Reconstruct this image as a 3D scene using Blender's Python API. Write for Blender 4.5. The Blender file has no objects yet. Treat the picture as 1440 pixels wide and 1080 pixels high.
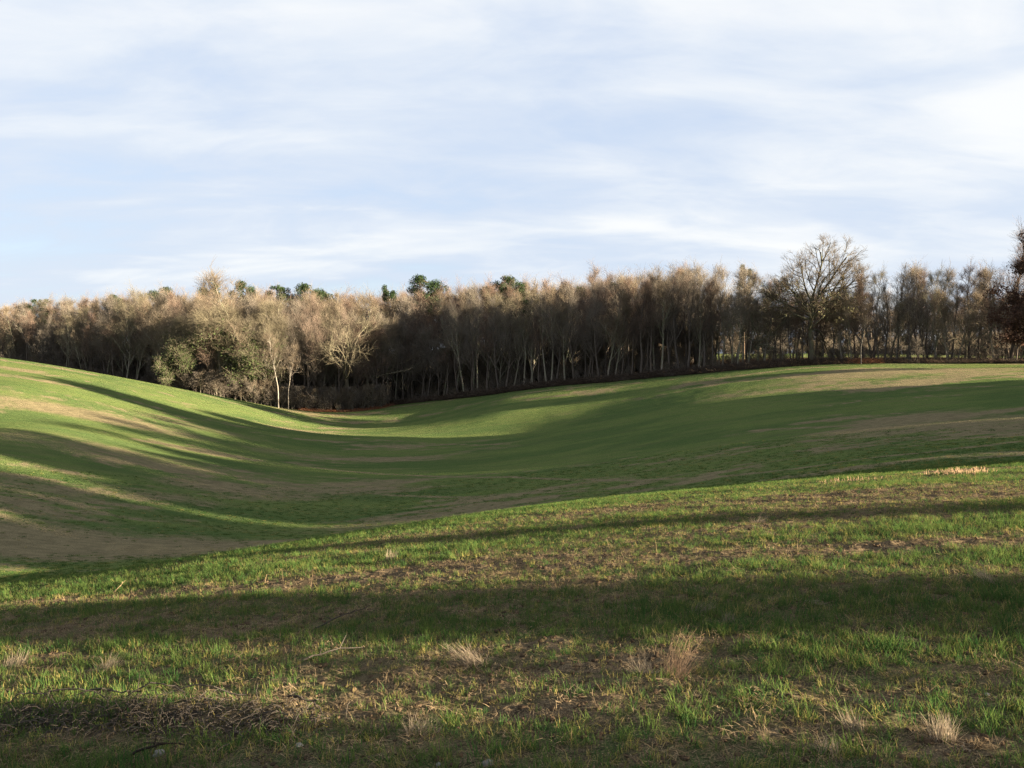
import bpy, math, random
import numpy as np
from mathutils import Vector

R = math.radians
scene = bpy.context.scene
COL = scene.collection

# ------------------------------------------------------------------ camera
FPX, U0, V0 = 1080.0, 720.0, 540.0            # focal length and centre in photo pixels
PITCH = math.atan(45.0 / FPX)
cam = bpy.data.cameras.new('camera')
cam.sensor_width = 36.0
cam.lens = 36.0 * FPX / 1440.0
cam.clip_start = 0.05
cam.clip_end = 6000.0
camo = bpy.data.objects.new('camera', cam)
COL.objects.link(camo)
camo.rotation_euler = (math.pi / 2 - PITCH, 0, 0)
scene.camera = camo

# ------------------------------------------------------------------ light
SUN_EL, SUN_AZ = R(10.5), R(106.0)              # azimuth clockwise from +Y
SDIR = Vector((math.cos(SUN_EL) * math.sin(SUN_AZ), math.cos(SUN_EL) * math.cos(SUN_AZ), math.sin(SUN_EL)))
sun = bpy.data.lights.new('sun', 'SUN')
sun.energy = 5.0
sun.angle = R(0.5)
sun.color = (1.0, 0.84, 0.60)
suno = bpy.data.objects.new('sun', sun)
suno.rotation_euler = SDIR.to_track_quat('Z', 'Y').to_euler()
suno.location = (200, 0, 120)
COL.objects.link(suno)

scene.view_settings.view_transform = 'Standard'
scene.view_settings.look = 'None'
scene.view_settings.gamma = 1.0
scene.view_settings.exposure = 3.15
scene.cycles.use_denoising = True
scene.cycles.denoiser = 'OPENIMAGEDENOISE'
scene.cycles.denoising_input_passes = 'RGB_ALBEDO_NORMAL'
scene.cycles.denoising_prefilter = 'NONE'
scene.cycles.max_bounces = 6
scene.cycles.diffuse_bounces = 3
scene.cycles.transmission_bounces = 3
scene.cycles.transparent_max_bounces = 4
scene.cycles.sample_clamp_indirect = 4.0


def world():
    w = bpy.data.worlds.new('World')
    scene.world = w
    w.use_nodes = True
    nt = w.node_tree
    N, L = nt.nodes, nt.links
    N.clear()
    def nd(t, **kw):
        n = N.new(t)
        for k, v in kw.items():
            setattr(n, k, v)
        return n
    def math_(op, a, b=None):
        n = nd('ShaderNodeMath', operation=op)
        for i, x in enumerate((a, b)):
            if x is None: continue
            if isinstance(x, (int, float)): n.inputs[i].default_value = x
            else: L.new(x, n.inputs[i])
        return n.outputs[0]
    sky = nd('ShaderNodeTexSky', sky_type='NISHITA')
    sky.sun_disc = False
    sky.sun_elevation = SUN_EL
    sky.sun_rotation = SUN_AZ
    bg = nd('ShaderNodeBackground')
    L.new(sky.outputs[0], bg.inputs[0])
    bg.inputs[1].default_value = 0.05
    tc = nd('ShaderNodeTexCoord')
    sep = nd('ShaderNodeSeparateXYZ')
    L.new(tc.outputs['Generated'], sep.inputs[0])
    zc = math_('ADD', math_('MAXIMUM', sep.outputs[2], 0.0), 0.20)
    cx = math_('DIVIDE', sep.outputs[0], zc)
    cy = math_('DIVIDE', sep.outputs[1], zc)
    cmb = nd('ShaderNodeCombineXYZ')
    L.new(math_('MULTIPLY', cx, 0.5), cmb.inputs[0])
    L.new(cy, cmb.inputs[1])
    def noise(scale, detail, rough, off, dist=0.0):
        m = nd('ShaderNodeMapping')
        m.inputs['Location'].default_value = off
        L.new(cmb.outputs[0], m.inputs[0])
        n = nd('ShaderNodeTexNoise')
        n.inputs['Scale'].default_value = scale
        n.inputs['Detail'].default_value = detail
        n.inputs['Roughness'].default_value = rough
        n.inputs['Distortion'].default_value = dist
        L.new(m.outputs[0], n.inputs['Vector'])
        return n.outputs[0]
    def ramp(x, a, b):
        n = nd('ShaderNodeMapRange', interpolation_type='SMOOTHSTEP')
        n.inputs[1].default_value = a
        n.inputs[2].default_value = b
        L.new(x, n.inputs[0])
        return n.outputs[0]
    def mixc(f, a, b):
        n = nd('ShaderNodeMix', data_type='RGBA')
        L.new(f, n.inputs[0])
        for i, x in ((6, a), (7, b)):
            if isinstance(x, tuple): n.inputs[i].default_value = x
            else: L.new(x, n.inputs[i])
        return n.outputs[2]
    big = ramp(noise(1.25, 3, 0.5, (1.3, 6.2, 0.0), 0.4), 0.28, 0.72)
    fine = ramp(noise(3.2, 6, 0.55, (0.3, 5.2, 2.0), 0.5), 0.28, 0.74)
    mixn = nd('ShaderNodeMix', data_type='FLOAT')
    mixn.inputs[0].default_value = 0.42
    L.new(big, mixn.inputs[2]); L.new(fine, mixn.inputs[3])
    wisp = noise(9.0, 6, 0.6, (2.3, 0.4, 4.0), 0.6)
    dens = math_('ADD', math_('ADD', mixn.outputs[0], math_('SUBTRACT', math_('MULTIPLY', math_('MINIMUM', sep.outputs[2], 0.42), 0.75), 0.13)), math_('MULTIPLY', math_('SUBTRACT', wisp, 0.5), 0.26))
    # the veil of cloud is thicker and brighter toward the hidden sun side
    dp = nd('ShaderNodeVectorMath', operation='DOT_PRODUCT')
    L.new(tc.outputs['Generated'], dp.inputs[0])
    dp.inputs[1].default_value = Vector((math.sin(R(62)) * math.cos(R(20)), math.cos(R(62)) * math.cos(R(20)), math.sin(R(20))))
    sunward = ramp(dp.outputs['Value'], 0.25, 0.98)
    dens2 = math_('ADD', dens, math_('MULTIPLY', sunward, 0.24))
    thin, mid, white = CLOUD
    c1 = mixc(ramp(dens2, 0.10, 0.62), thin, mid)
    c2 = mixc(ramp(dens2, 0.45, 1.05), c1, white)
    bgc = nd('ShaderNodeBackground')
    L.new(c2, bgc.inputs[0])
    bgc.inputs[1].default_value = CLOUD_STRENGTH
    # cloud cover over most of the sky, the blue showing through faintly
    mx = nd('ShaderNodeMixShader')
    L.new(math_('ADD', math_('MULTIPLY', ramp(dens2, 0.0, 0.55), 0.13), 0.85), mx.inputs[0])
    L.new(bg.outputs[0], mx.inputs[1])
    L.new(bgc.outputs[0], mx.inputs[2])
    out = nd('ShaderNodeOutputWorld')
    L.new(mx.outputs[0], out.inputs[0])

CLOUD = ((0.58, 0.685, 0.885, 1), (0.74, 0.82, 0.945, 1), (0.985, 1.0, 1.01, 1))
CLOUD_STRENGTH = 0.112
world()

# ------------------------------------------------------------------ helpers
def pix(u, v, d):
    """world point seen at photo pixel (u, v) at depth d from the eye"""
    a, b = (u - U0) / FPX, (V0 - v) / FPX
    c, s = math.cos(PITCH), math.sin(PITCH)
    return (a * d, (c + b * s) * d, (-s + b * c) * d)

def smooth(a, b, x):
    t = np.clip((x - a) / (b - a), 0, 1)
    return t * t * (3 - 2 * t)

def lattice(ix, iy, seed):
    h = (ix.astype(np.int64) * 374761393 + iy.astype(np.int64) * 668265263 + seed * 1442695041) & 0xFFFFFFFF
    h = ((h ^ (h >> 13)) * 1274126177) & 0xFFFFFFFF
    h = h ^ (h >> 16)
    return (h & 0xFFFF) / 65535.0

def vnoise(x, y, seed=0):
    x = np.asarray(x, float); y = np.asarray(y, float)
    ix, iy = np.floor(x), np.floor(y)
    fx, fy = x - ix, y - iy
    fx = fx * fx * (3 - 2 * fx); fy = fy * fy * (3 - 2 * fy)
    ix = ix.astype(np.int64); iy = iy.astype(np.int64)
    a, b = lattice(ix, iy, seed), lattice(ix + 1, iy, seed)
    c, d = lattice(ix, iy + 1, seed), lattice(ix + 1, iy + 1, seed)
    return (a * (1 - fx) + b * fx) * (1 - fy) + (c * (1 - fx) + d * fx) * fy

def fbm(x, y, seed=0, oct=4, gain=0.5):
    x = np.asarray(x, float); y = np.asarray(y, float)
    s = 0; a = 1; t = 0
    for i in range(oct):
        s = s + a * vnoise(x * 2 ** i + 17.3 * i, y * 2 ** i - 9.1 * i, seed + i)
        t += a; a *= gain
    return s / t

# ------------------------------------------------------------------ terrain shape
CTRL = []
def cp(u, v, d): CTRL.append(pix(u, v, d))
def cw(x, y, z): CTRL.append((x, y, z))

# the field falling away from the photographer's feet
def near_profile(u):
    s = np.interp(u, [-900, 0, 360, 720, 1080, 1440, 2300], [.16, .122, .100, .082, .056, .036, .0])
    c = np.interp(u, [-900, 0, 360, 720, 1080, 1440, 2300], [.0064, .0053, .0036, .00235, .0019, .0017, .0012])
    return s, c
for u in (-800, -350, 0, 240, 480, 720, 960, 1200, 1440, 1800, 2300):
    s, c = near_profile(u)
    dr = math.sqrt(1.7 / c)
    for k in (0.12, 0.25, 0.5, 0.8, 1.0, 1.18):
        d = k * dr
        cw((u - U0) / FPX * d, d, -1.7 - s * d - c * d * d)
cw(0, 0, -1.7); cw(-8, -12, -1.5); cw(10, -15, -0.9); cw(-30, -20, -4); cw(30, -30, -1)
cw(-60, 0, -9); cw(-70, 30, -9.5); cw(-110, 60, -4.5); cw(-160, 110, -0.5); cw(-200, 40, -2)
cw(60, 0, -2.6); cw(120, 0, -2.6); cw(90, 40, -3.2); cw(100, 75, -2.8); cw(140, 110, -2.2); cw(180, 60, -2.4)
# valley and the left-hand hill
for p in [(0, 790, 38), (0, 700, 49), (0, 600, 72), (0, 540, 97), (0, 512, 126), (0, 502, 142),
          (-250, 640, 70), (-250, 520, 110), (-250, 480, 150),
          (200, 780, 41), (200, 700, 57), (200, 620, 82), (200, 570, 110), (200, 538, 138),
          (320, 760, 45), (320, 680, 66), (320, 610, 97), (320, 575, 126), (320, 559, 147),
          (430, 750, 50), (430, 700, 64), (430, 640, 93), (430, 602, 128), (430, 579, 156),
          (560, 735, 51), (560, 680, 70), (560, 620, 106), (500, 594, 143),
          (640, 720, 54), (640, 660, 78), (640, 615, 112), (560, 575, 156), (600, 590, 140),
          (720, 700, 57), (720, 650, 81), (720, 600, 116), (700, 562, 141), (700, 580, 125),
          (850, 670, 62), (850, 620, 86), (850, 575, 116), (850, 541, 141), (850, 552, 131),
          (1000, 690, 46), (1000, 640, 63), (1000, 600, 81), (1000, 562, 104), (1000, 526, 134), (1000, 540, 119),
          (1100, 670, 42), (1100, 620, 65), (1100, 580, 83), (1100, 548, 103), (1100, 518, 129),
          (1200, 650, 45), (1200, 600, 68), (1200, 560, 88), (1200, 530, 107), (1200, 513, 126),
          (1320, 640, 42), (1320, 590, 66), (1320, 550, 88), (1320, 514, 120),
          (1440, 640, 39), (1440, 600, 56), (1440, 550, 79), (1440, 530, 94), (1440, 516, 113)]:
    cp(*p)
# the ground behind the wood edge
for p in [(0, 509, 185), (240, 549, 185), (430, 572, 190), (640, 545, 200), (850, 520, 175), (1000, 506, 175),
          (1200, 502, 170), (1440, 503, 160), (1000, 499, 220), (1300, 499, 220), (700, 515, 240), (300, 505, 240),
          (1700, 505, 130)]:
    cp(*p)
for k in range(12):
    a = k / 12 * 2 * math.pi
    cw(330 * math.sin(a), 330 * math.cos(a), -1.5)
CT = np.array(CTRL)

def tps_fit(P, reg=0.15):
    xy, z = P[:, :2], P[:, 2]
    n = len(P)
    d2 = ((xy[:, None] - xy[None]) ** 2).sum(-1)
    K = np.where(d2 > 0, 0.5 * d2 * np.log(np.maximum(d2, 1e-9)), 0)
    K += np.diag(reg * (np.hypot(xy[:, 0], xy[:, 1]) + 2) ** 1.2)
    A = np.zeros((n + 3, n + 3))
    A[:n, :n] = K
    A[:n, n] = 1; A[:n, n + 1:] = xy
    A[n, :n] = 1; A[n + 1:, :n] = xy.T
    return np.linalg.solve(A, np.concatenate([z, [0, 0, 0]]))
TW = tps_fit(CT)

def base_height(x, y):
    x = np.atleast_1d(np.asarray(x, float)); y = np.atleast_1d(np.asarray(y, float))
    out = np.empty(x.shape)
    n = len(CT)
    for i in range(0, len(x), 20000):
        X, Y = x[i:i + 20000], y[i:i + 20000]
        d2 = (X[:, None] - CT[None, :, 0]) ** 2 + (Y[:, None] - CT[None, :, 1]) ** 2
        out[i:i + 20000] = (0.5 * d2 * np.log(np.maximum(d2, 1e-9))) @ TW[:n] + TW[n] + TW[n + 1] * X + TW[n + 2] * Y
    r = np.hypot(x, y)
    w = smooth(260, 420, r)
    return out * (1 - w) + w * (-1.5 - 6 * smooth(500, 3000, r))

def hz(x, y): return float(base_height([x], [y])[0])

def at(u, v, dmin=2.0, dmax=260.0):
    """first ground point met by the sight line through photo pixel (u, v)"""
    d = np.geomspace(dmin, dmax, 500)
    a, b = (u - U0) / FPX, (V0 - v) / FPX
    c, s = math.cos(PITCH), math.sin(PITCH)
    x, y, z = a * d, (c + b * s) * d, (-s + b * c) * d
    g = base_height(x, y)
    k = np.argmax(g >= z)
    if g[k] < z[k]: k = len(d) - 1
    return float(x[k]), float(y[k]), float(g[k])

# ====GROUND
# pale and brown worn patches of the crop (pixel, half-length along the drill rows, half-width, strength)
PATCH = [(150, 772, 14, 4.5, 1.2), (350, 768, 9, 3.5, 1.1), (200, 645, 22, 5, .65), (420, 640, 14, 4, .5), (1330, 600, 12, 4, .9),
         (1300, 522, 24, 5, .9), (120, 582, 16, 4, 1.0), (60, 575, 10, 3, .9), (270, 600, 14, 3, .6), (330, 690, 9, 3.5, .9), (470, 690, 10, 3, .8),
         (60, 690, 7, 4, .6), (230, 700, 8, 2.0, .6), (60, 770, 6, 4, .9), (230, 775, 8, 3, 1.0), (400, 765, 8, 3, .8), (560, 735, 8, 2.0, .8),
         (1290, 590, 8, 5, 1.0), (1220, 605, 8, 4, .8), (1400, 600, 8, 5, .8), (1000, 640, 6, 3, .5),
         (1200, 530, 18, 4, .8), (1390, 527, 16, 3.5, .8), (1080, 552, 10, 3, .6), (700, 625, 6, 1.0, .7),
         (850, 720, 3.5, 2.2, .8), (1250, 700, 5, 3.0, .8), (1360, 662, 2.5, 1.5, 1.0), (1100, 715, 4, 1.5, .5), (700, 745, 4, 1.4, .6), (1000, 745, 5, 1.3, .6),
         (560, 805, 4, .8, .9), (250, 835, 3, .7, .7), (850, 790, 4, .8, .8), (1150, 775, 4, .7, .7),
         (120, 880, 1.6, .7, .7), (420, 868, 1.4, .6, .6), (1180, 820, 2.5, .9, .5), (760, 850, 1.5, .5, .4),
         (900, 935, .9, .35, .9), (780, 1000, .7, .22, 1.0), (1250, 985, .9, .3, .8), (1000, 905, .6, .2, .7), (1130, 1040, 1.2, .25, .7),
         (950, 1060, .9, .2, .7), (1380, 950, .8, .4, .8), (1330, 1050, .5, .25, .9), (600, 1050, .5, .25, .6),
         (1290, 880, 1.5, .5, .5)]
PATCH_W = []
for (u, v, a, b, k) in PATCH:
    x, y, z = at(u, v)
    PATCH_W.append((x, y, a, b, k))

# thin bare, straw-pale lines along the slopes (pixels, half-width in metres)
BARE_LINES = [([(420, 655), (560, 668), (720, 671), (935, 676), (1150, 655), (1300, 637), (1440, 621)], .55),
          ([(1080, 549), (1250, 546), (1440, 543)], .5), ([(1060, 606), (1200, 600), (1400, 597)], .7),
          ([(500, 617), (600, 624), (715, 625)], .45), ([(300, 680), (480, 690), (640, 700), (820, 690)], .4),
          ([(-60, 856), (200, 838), (420, 823), (560, 807), (700, 792), (900, 778), (1100, 771), (1500, 760)], .42)]
GREEN_W = [(*at(u, v)[:2], a, c) for (u, v, a, c) in [(830, 600, 16, 18), (960, 590, 10, 16), (620, 595, 12, 14), (760, 640, 12, 9)]]
BARE_LINE_W = []
for (pp, w) in BARE_LINES:
    q = np.array([at(u, v)[:2] for u, v in pp])
    t = np.linspace(0, len(q) - 1, 160)
    BARE_LINE_W.append((np.interp(t, range(len(q)), q[:, 0]), np.interp(t, range(len(q)), q[:, 1]), w))

def bareness(x, y):
    """0 where the young crop stands thick, 1 where dead straw and soil show"""
    x = np.asarray(x, float); y = np.asarray(y, float)
    r = np.hypot(x, y)
    wx = x + 3 * (fbm(x / 9, y / 9, 40, 2) - .5)
    wy = y + 2.5 * (fbm(x / 11, y / 7, 44, 3) - .5) * smooth(8, 30, r)
    n = fbm(wx / 16, wy / 4.5, 3, 4, .55)
    n2 = fbm(wx / 3.2, wy / .8, 9, 4, .6)
    n3 = fbm(x / .55, y / .3, 15, 3, .6)
    nearw = 1 - smooth(12, 30, r)
    b = smooth(.45, .68, n * .62 + n2 * .38) * (.58 + .28 * smooth(25, 60, r))
    b = np.maximum(b, nearw * smooth(.47, .66, .5 * n2 + .5 * n3) * .62)
    for (gx, gy, a, c) in GREEN_W:
        b = b * (1 - .8 * np.exp(-((x - gx) / a) ** 2 - ((y - gy) / c) ** 2))
    uu = U0 + FPX * x / np.maximum(y, .5)
    brow = np.interp(uu, [0, 240, 480, 720, 1080, 1440], [17, 19.5, 22, 25, 27, 28])
    b = b * (1 - .85 * np.exp(-((y - brow) / np.interp(uu, [0, 720, 1440], [4, 5, 4])) ** 2) * (y > 4))
    for (px, py, a, c, k) in PATCH_W:
        q = ((x - px) / a) ** 2 + ((y - py) / c) ** 2
        m = q < 5
        if m.any():
            w = np.exp(-q[m] * 1.2) * k * (.45 + 1.1 * n2[m])
            b[m] = np.maximum(b[m], w)
    for (tx, ty, w) in BARE_LINE_W:
        m = np.nonzero((x > tx.min() - 3) & (x < tx.max() + 3) & (y > ty.min() - 3) & (y < ty.max() + 3))[0]
        for c in range(0, len(m), 20000):
            k = m[c:c + 20000]
            d = np.sqrt(((x[k, None] - tx) ** 2 + (y[k, None] - ty) ** 2).min(1))
            b[k] = np.maximum(b[k], .95 * np.exp(-(d / w) ** 2) * (.4 + .9 * n2[k]))
    return np.clip(b, 0, 1)

def front_depth(u):
    return np.interp(u, FR_U, FR_D)
FR = [(-300, 182), (0, 172), (120, 168), (235, 162), (260, 155), (430, 158), (500, 160), (535, 163), (555, 173), (620, 166), (700, 157),
      (780, 151), (850, 146), (930, 142), (1000, 138), (1100, 134), (1200, 131), (1440, 122), (1700, 119), (2300, 116)]
FR_U = [a for a, b in FR]; FR_D = [b for a, b in FR]

def woodfloor(x, y):
    y = np.asarray(y, float); x = np.asarray(x, float)
    yy = np.maximum(y, 1e-3)
    u = U0 + FPX * x / yy
    d0 = front_depth(u)
    j = 3 * (fbm(x / 4, y / 4, 60, 3) - .5)
    inside = smooth(-1.2, .8, y - d0 + j) * (y > 20)
    belt = np.interp(u, [850, 1000, 2300], [400, 34, 34])
    return inside * (1 - smooth(0, 5, y - d0 - belt))

def relief(x, y):
    r = np.hypot(x, y)
    b = bareness(x, y)
    h = .15 * (fbm(x / 6, y / 3.2, 21, 4, .6) - .5) * (.35 + .65 * smooth(3, 15, r)) * (1 - smooth(120, 200, r))
    near = 1 - smooth(25, 60, r)
    h += near * .085 * (fbm(x / .38, y / .28, 31, 4, .6) - .5) * (.5 + 1.0 * b)
    h += near * .03 * (fbm(x / .12, y / .10, 36, 2) - .5) * (1 - smooth(9, 16, r)) * (.3 + b)
    # the low bank of heaped dead stems in the near left corner stands on a hump
    for (px, py, a, c, k) in HUMPS:
        h += k * np.exp(-((x - px) / a) ** 2 - ((y - py) / c) ** 2)
    return h
HUMPS = []
for (u, v, a, c, k) in [(70, 1010, .55, .16, .10), (230, 1012, .55, .16, .11), (370, 1015, .4, .15, .09)]:
    x, y, z = at(u, v)
    HUMPS.append((x, y, a, c, k))

def ground_z(x, y):
    return base_height(x, y) + relief(np.atleast_1d(np.asarray(x, float)), np.atleast_1d(np.asarray(y, float)))
def gz(x, y): return float(ground_z([x], [y])[0])

# ------------------------------------------------------------------ material helpers
class NT:
    def __init__(self, name):
        self.m = bpy.data.materials.new(name)
        self.m.use_nodes = True
        self.t = self.m.node_tree
        self.t.nodes.clear()
        self.out = self.t.nodes.new('ShaderNodeOutputMaterial')
    def nd(self, t, **kw):
        n = self.t.nodes.new(t)
        for k, v in kw.items(): setattr(n, k, v)
        return n
    def put(self, sock, x):
        if isinstance(x, bpy.types.NodeSocket): self.t.links.new(x, sock)
        elif x is not None: sock.default_value = x
    def math(self, op, a, b=None, c=None):
        n = self.nd('ShaderNodeMath', operation=op)
        for i, x in enumerate((a, b, c)):
            if x is not None: self.put(n.inputs[i], x)
        return n.outputs[0]
    def vmath(self, op, a, b=None, s=None):
        n = self.nd('ShaderNodeVectorMath', operation=op)
        self.put(n.inputs[0], a)
        if b is not None: self.put(n.inputs[1], b)
        if s is not None: self.put(n.inputs['Scale'], s)
        return n.outputs[0]
    def ramp(self, x, a, b, lo=0., hi=1.):
        n = self.nd('ShaderNodeMapRange', interpolation_type='SMOOTHSTEP')
        for i, v in enumerate((x, a, b, lo, hi)): self.put(n.inputs[i], v)
        return n.outputs[0]
    def mix(self, f, a, b, blend='MIX'):
        n = self.nd('ShaderNodeMix', data_type='RGBA', blend_type=blend)
        self.put(n.inputs[0], f); self.put(n.inputs[6], a); self.put(n.inputs[7], b)
        return n.outputs[2]
    def noise(self, vec, scale, detail=3, rough=.55, color=False):
        n = self.nd('ShaderNodeTexNoise')
        self.put(n.inputs['Vector'], vec)
        n.inputs['Scale'].default_value = scale
        n.inputs['Detail'].default_value = detail
        n.inputs['Roughness'].default_value = rough
        return n.outputs[1 if color else 0]
    def mapped(self, vec, scale=(1, 1, 1), loc=(0, 0, 0)):
        n = self.nd('ShaderNodeMapping')
        self.put(n.inputs[0], vec)
        n.inputs['Scale'].default_value = scale
        n.inputs['Location'].default_value = loc
        return n.outputs[0]
    def attr(self, name, out='Fac'):
        return self.nd('ShaderNodeAttribute', attribute_name=name).outputs[out]
    def done(self, sh):
        self.t.links.new(sh, self.out.inputs[0])
        return self.m

def c4(r, g, b): return (r, g, b, 1)

def ground_material():
    n = NT('field_soil_and_crop')
    pos = n.nd('ShaderNodeTexCoord').outputs['Object']
    bare = n.attr('bare'); wood = n.attr('woodfloor')
    farw = n.attr('faraway')
    row = n.mapped(pos, (.35, 1, 1))
    n1 = n.noise(row, 1.3, 6, .65)
    n2 = n.noise(n.mapped(pos, (.5, 1.3, 1), (5, 3, 0)), 9, 5, .7)
    n3 = n.noise(pos, 55, 3, .7)
    e = n.math('ADD', bare, n.math('MULTIPLY', n.math('SUBTRACT', n1, .5), .75))
    e = n.math('ADD', e, n.math('MULTIPLY', n.math('SUBTRACT', n2, .5), .9))
    thin = n.ramp(e, .22, .78)
    green = n.mix(n.ramp(n1, .3, .7), c4(.030, .078, .022), c4(.066, .112, .032))
    green = n.mix(n.ramp(n3, .38, .66), green, c4(.155, .160, .058))
    drill = n.noise(n.mapped(pos, (.025, 1, 1)), 1.1, 3, .6)
    green = n.mix(n.math('MULTIPLY', n.ramp(drill, .46, .66), .55), green, c4(.105, .112, .048))
    green = n.mix(n.math('MULTIPLY', n.ramp(n.noise(row, .16, 3, .6), .42, .62), .45), green, c4(.036, .070, .026))
    soil = n.mix(n.ramp(n2, .3, .7), c4(.026, .020, .014), c4(.080, .060, .040))
    straw = n.mix(n.ramp(n3, .4, .65), soil, c4(.30, .235, .135))
    worn = n.mix(n.ramp(n.noise(row, 2.4, 4, .6), .38, .62), soil, straw)
    worn = n.mix(n.math('MULTIPLY', farw, .55), worn, c4(.205, .176, .100))
    # close to the eye the blades themselves are built, so the sheet between them is soil and moss
    sheet = n.mix(n.ramp(n.noise(pos, 7, 4, .6), .35, .65), soil, c4(.034, .050, .018))
    sheet = n.mix(n.ramp(n.noise(n.mapped(pos, (.6, 1, 1)), 130, 3, .75), .50, .66), sheet, c4(.20, .155, .085))
    sheet = n.mix(n.ramp(n.noise(pos, 70, 3, .7), .54, .64), sheet, c4(.018, .015, .012))
    field = n.mix(thin, n.mix(farw, sheet, green), n.mix(farw, n.mix(n.ramp(n.noise(pos, 110, 3, .75), .47, .66), soil, c4(.21, .155, .09)), worn))
    litter = n.mix(n.ramp(n2, .3, .7), c4(.040, .028, .019), c4(.085, .056, .034))
    colr = n.mix(wood, field, litter)
    # many small upright facets: the crop's leaves catch low sunlight that flat soil would not
    geo = n.nd('ShaderNodeNewGeometry').outputs['Normal']
    k = n.math('ADD', 2.4, n.math('MULTIPLY', farw, 4.0))
    pert = n.vmath('SCALE', n.vmath('SUBTRACT', n.noise(pos, 23, 3, .6, True), (.5, .5, .5)), s=k)
    nrm = n.vmath('NORMALIZE', n.vmath('ADD', geo, pert))
    b1 = n.nd('ShaderNodeBsdfDiffuse')
    n.put(b1.inputs[0], colr); n.put(b1.inputs['Normal'], nrm)
    return n.done(b1.outputs[0])

def polar_ground():
    th = np.concatenate([np.linspace(-180, -58, 62)[:-1], np.linspace(-58, -40, 37)[:-1], np.linspace(-40, 40, 401)[:-1],
                         np.linspace(40, 62, 61)[:-1], np.linspace(62, 180, 60)])[:-1]
    th = np.radians(th)
    rr = np.concatenate([[.6, 1.2, 1.9, 2.6], np.geomspace(3.2, 230, 440), np.geomspace(236, 420, 30), np.geomspace(450, 4200, 16)])
    T, Q = np.meshgrid(th, rr)
    x = (Q * np.sin(T)).ravel(); y = (Q * np.cos(T)).ravel()
    x = np.concatenate([[0.], x]); y = np.concatenate([[0.], y])
    z = ground_z(x, y)
    nt, nr = len(th), len(rr)
    i = np.arange(nr - 1)[:, None] * nt; j = np.arange(nt)[None]
    a = 1 + i + j; b = 1 + i + (j + 1) % nt
    quads = np.stack([a, b, b + nt, a + nt], -1).reshape(-1, 4)[:, ::-1]
    tri = np.stack([np.zeros(nt, int), 1 + (np.arange(nt) + 1) % nt, 1 + np.arange(nt)], -1)[:, ::-1]
    me = bpy.data.meshes.new('field')
    me.vertices.add(len(x))
    me.vertices.foreach_set('co', np.stack([x, y, z], -1).ravel())
    loops = np.concatenate([quads.ravel(), tri.ravel()])
    starts = np.concatenate([np.arange(len(quads)) * 4, len(quads) * 4 + np.arange(len(tri)) * 3])
    me.loops.add(len(loops)); me.loops.foreach_set('vertex_index', loops)
    me.polygons.add(len(starts)); me.polygons.foreach_set('loop_start', starts)
    me.update(calc_edges=True)
    me.polygons.foreach_set('use_smooth', np.ones(len(starts), bool))
    for name, val in (('bare', bareness(x, y)), ('woodfloor', woodfloor(x, y)), ('faraway', smooth(14, 42, np.hypot(x, y)))):
        at_ = me.attributes.new(name, 'FLOAT', 'POINT')
        at_.data.foreach_set('value', val.astype(np.float32))
    me.materials.append(ground_material())
    o = bpy.data.objects.new('field', me)
    o['kind'] = 'structure'
    COL.objects.link(o)
    nv = me.polygons[0].normal.z
    if nv < 0: me.flip_normals()
    return o
polar_ground()

# ==== TREES
def bark_material(name, dark, light, moss=None, scale=9):
    n = NT(name)
    pos = n.nd('ShaderNodeTexCoord').outputs['Object']
    rnd = n.nd('ShaderNodeObjectInfo').outputs['Random']
    a = n.noise(n.mapped(pos, (1, 1, .22)), scale, 4, .65)
    c = n.mix(n.ramp(a, .35, .65), dark, light)
    if moss:
        c = n.mix(n.math('MULTIPLY', n.ramp(n.noise(pos, 1.1, 4, .6), .42, .62), .7), c, moss)
    c = n.mix(n.math('MULTIPLY', rnd, .35), c, c4(.09, .07, .055))
    b = n.nd('ShaderNodeBsdfDiffuse'); n.put(b.inputs[0], c)
    return n.done(b.outputs[0])

def twig_material(name, base, tip):
    n = NT(name)
    pos = n.nd('ShaderNodeTexCoord').outputs['Object']
    rnd = n.nd('ShaderNodeObjectInfo').outputs['Random']
    c = n.mix(n.ramp(n.noise(pos, .7, 3, .6), .35, .65), base, tip)
    c = n.mix(n.math('MULTIPLY', n.ramp(rnd, .5, 1), .45), c, c4(.13, .112, .094))
    b = n.nd('ShaderNodeBsdfDiffuse'); n.put(b.inputs[0], c)
    return n.done(b.outputs[0])

def leaf_material(name, a, b_, c_, trans=.3):
    n = NT(name)
    pos = n.nd('ShaderNodeTexCoord').outputs['Object']
    w = n.noise(pos, 1.3, 3, .6)
    w2 = n.noise(pos, 14, 2, .6)
    c = n.mix(n.ramp(w, .35, .65), a, b_)
    c = n.mix(n.ramp(w2, .45, .7), c, c_)
    d = n.nd('ShaderNodeBsdfDiffuse'); n.put(d.inputs[0], c)
    t = n.nd('ShaderNodeBsdfTranslucent'); n.put(t.inputs[0], c)
    m = n.nd('ShaderNodeMixShader'); m.inputs[0].default_value = trans
    n.t.links.new(d.outputs[0], m.inputs[1]); n.t.links.new(t.outputs[0], m.inputs[2])
    return n.done(m.outputs[0])

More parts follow.
